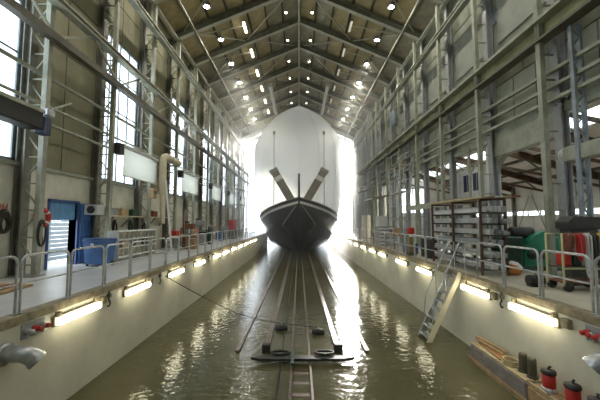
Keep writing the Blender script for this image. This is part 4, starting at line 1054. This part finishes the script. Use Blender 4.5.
part('heater_body', MB().lathe([(.15, 0), (.28, .1), (.3, .2), (.3, 1.1), (.2, 1.25)], (0,0,0), 14), BSTEEL, t); part('heater_stub', MB().tube([(0, 0, 1.2), (0, 0, 1.5), (.4, 0, 1.6)], .08, 8), GREY, t)

# ------------------------------------------------------------------ scaffolds and extra clutter
def scaffold(x0, x1, y0, y1, h, label):
    t = thing('scaffold', label, 'scaffold', (0, 0, 0), 0, 'scaffold towers on the decks')
    ym = (y0+y1)/2
    for x in (x0, x1):
        for y in (y0, ym, y1): part('standard', MB().tube([(x, y, 0), (x, y, h)], .03, 6), GALV, t)
    nl = int(h//1.9)
    for i in range(1, nl+1):
        z = i*1.9
        for x in (x0, x1):
            part('ledger', MB().tube([(x, y0-.15, z), (x, y1+.15, z)], .025, 6), GALV, t); part('guard_rail', MB().tube([(x, y0-.1, z+.95), (x, y1+.1, z+.95)], .022, 6), GALV, t)
        for y in (y0, ym, y1): part('transom', MB().tube([(x0-.1, y, z), (x1+.1, y, z)], .025, 6), GALV, t)
        for q in range(3): part('deck_board', MB().chbox(x0+.04+q*(x1-x0-.08)/3, x0+.02+(q+1)*(x1-x0-.08)/3, y0, y1, z+.03, z+.07, .006), PWOOD, t)
        part('brace', MB().tube([(x0, y0, z-1.9+.1), (x0, ym, z-.05)], .02, 6), GALV, t); part('brace', MB().tube([(x0, y1, z-1.9+.1), (x0, ym, z-.05)], .02, 6), GALV, t)
scaffold(7.02, 7.72, 21.4, 23.9, 5.8, 'steel scaffold tower beside the aisle columns, nearer one')
scaffold(6.8, 7.7, 35.0, 38.4, 5.8, 'steel scaffold tower far along the aisle side')
scaffold(-7.8, -6.9, 37.2, 40.4, 5.8, 'steel scaffold tower far along the window side')
for i, (y, m_, lab) in enumerate(((15.1, BLACK, 'black hose hank hung under the wall shelf, nearest one'), (16.5, DGREEN, 'dark green hose hank hung under the wall shelf'), (17.9, BLACK, 'black hose hank hung under the far end of the wall shelf'))):
    coil('hose_hank', lab, 'hose', -8.98, y, 1.45, .16, .36, 5, .024, m_)
t = thing('pipe_stand', 'upright rack of dark pipes against the window wall past the duct', 'rack', (-7.9, 22.3, 0))
for i in range(5): part('pipe', MB().tube([(-.2+.02*i, -.3+.15*i, 0), (-.3, -.3+.15*i, 2.6-.15*(i % 3))], .04, 6), (RUST, GREY, DSTEEL, GALV, DGREEN)[i], t)
part('stand_frame', MB().box(-.4, -.02, -.45, .45, .0, .05).box(-.38, -.34, -.42, .42, 1.2, 1.26).box(-.40, -.34, -.45, -.40, 0, 1.3).box(-.40, -.34, .40, .45, 0, 1.3), DSTEEL, t)
gas_cylinder(-6.9, 24.0, DGREEN, 'dark green gas cylinder by the grey pillar drill', 1.5); gas_cylinder(-6.9, 24.4, RUST, 'rust-red gas cylinder by the grey pillar drill', 1.5)
cbox_thing('crate', 'brown timber crate on the deck by the brown pillar drill', 'crate', -6.8, 19.9, 0, .6, .7, .6, WOOD)
cbox_thing('crate', 'dark crate on the deck before the red cabinet', 'crate', -6.8, 31.9, 0, .7, .8, .9, DSTEEL)
cbox_thing('crate', 'navy crate on the aisle-side deck beyond the post with red case', 'crate', 6.1, 17.1, 0, .6, .7, .5, NAVY)
cbox_thing('crate', 'brown crate on the aisle-side deck near the drawer rack', 'crate', 6.1, 24.0, 0, .7, .7, .8, WOOD)

# ------------------------------------------------------------------ haze hanging in the hall
if HAZE > 0:
    hm = bpy.data.materials.new('hall_haze'); hm.use_nodes = True
    N = hm.node_tree.nodes; N.remove(N['Principled BSDF'])
    vs_ = N.new('ShaderNodeVolumeScatter'); vs_.inputs['Density'].default_value = HAZE; vs_.inputs['Anisotropy'].default_value = .75
    vs_.inputs['Color'].default_value = (1, .98, .94, 1)
    hm.node_tree.links.new(vs_.outputs[0], N['Material Output'].inputs['Volume'])
    hz = part('haze', MB().box(-9.0, 8.7, 25, 52, WZ+.01, 18.4), hm)
    tag(hz, 'thin bright haze hanging in the far end of the hall', 'haze', None, 'stuff')
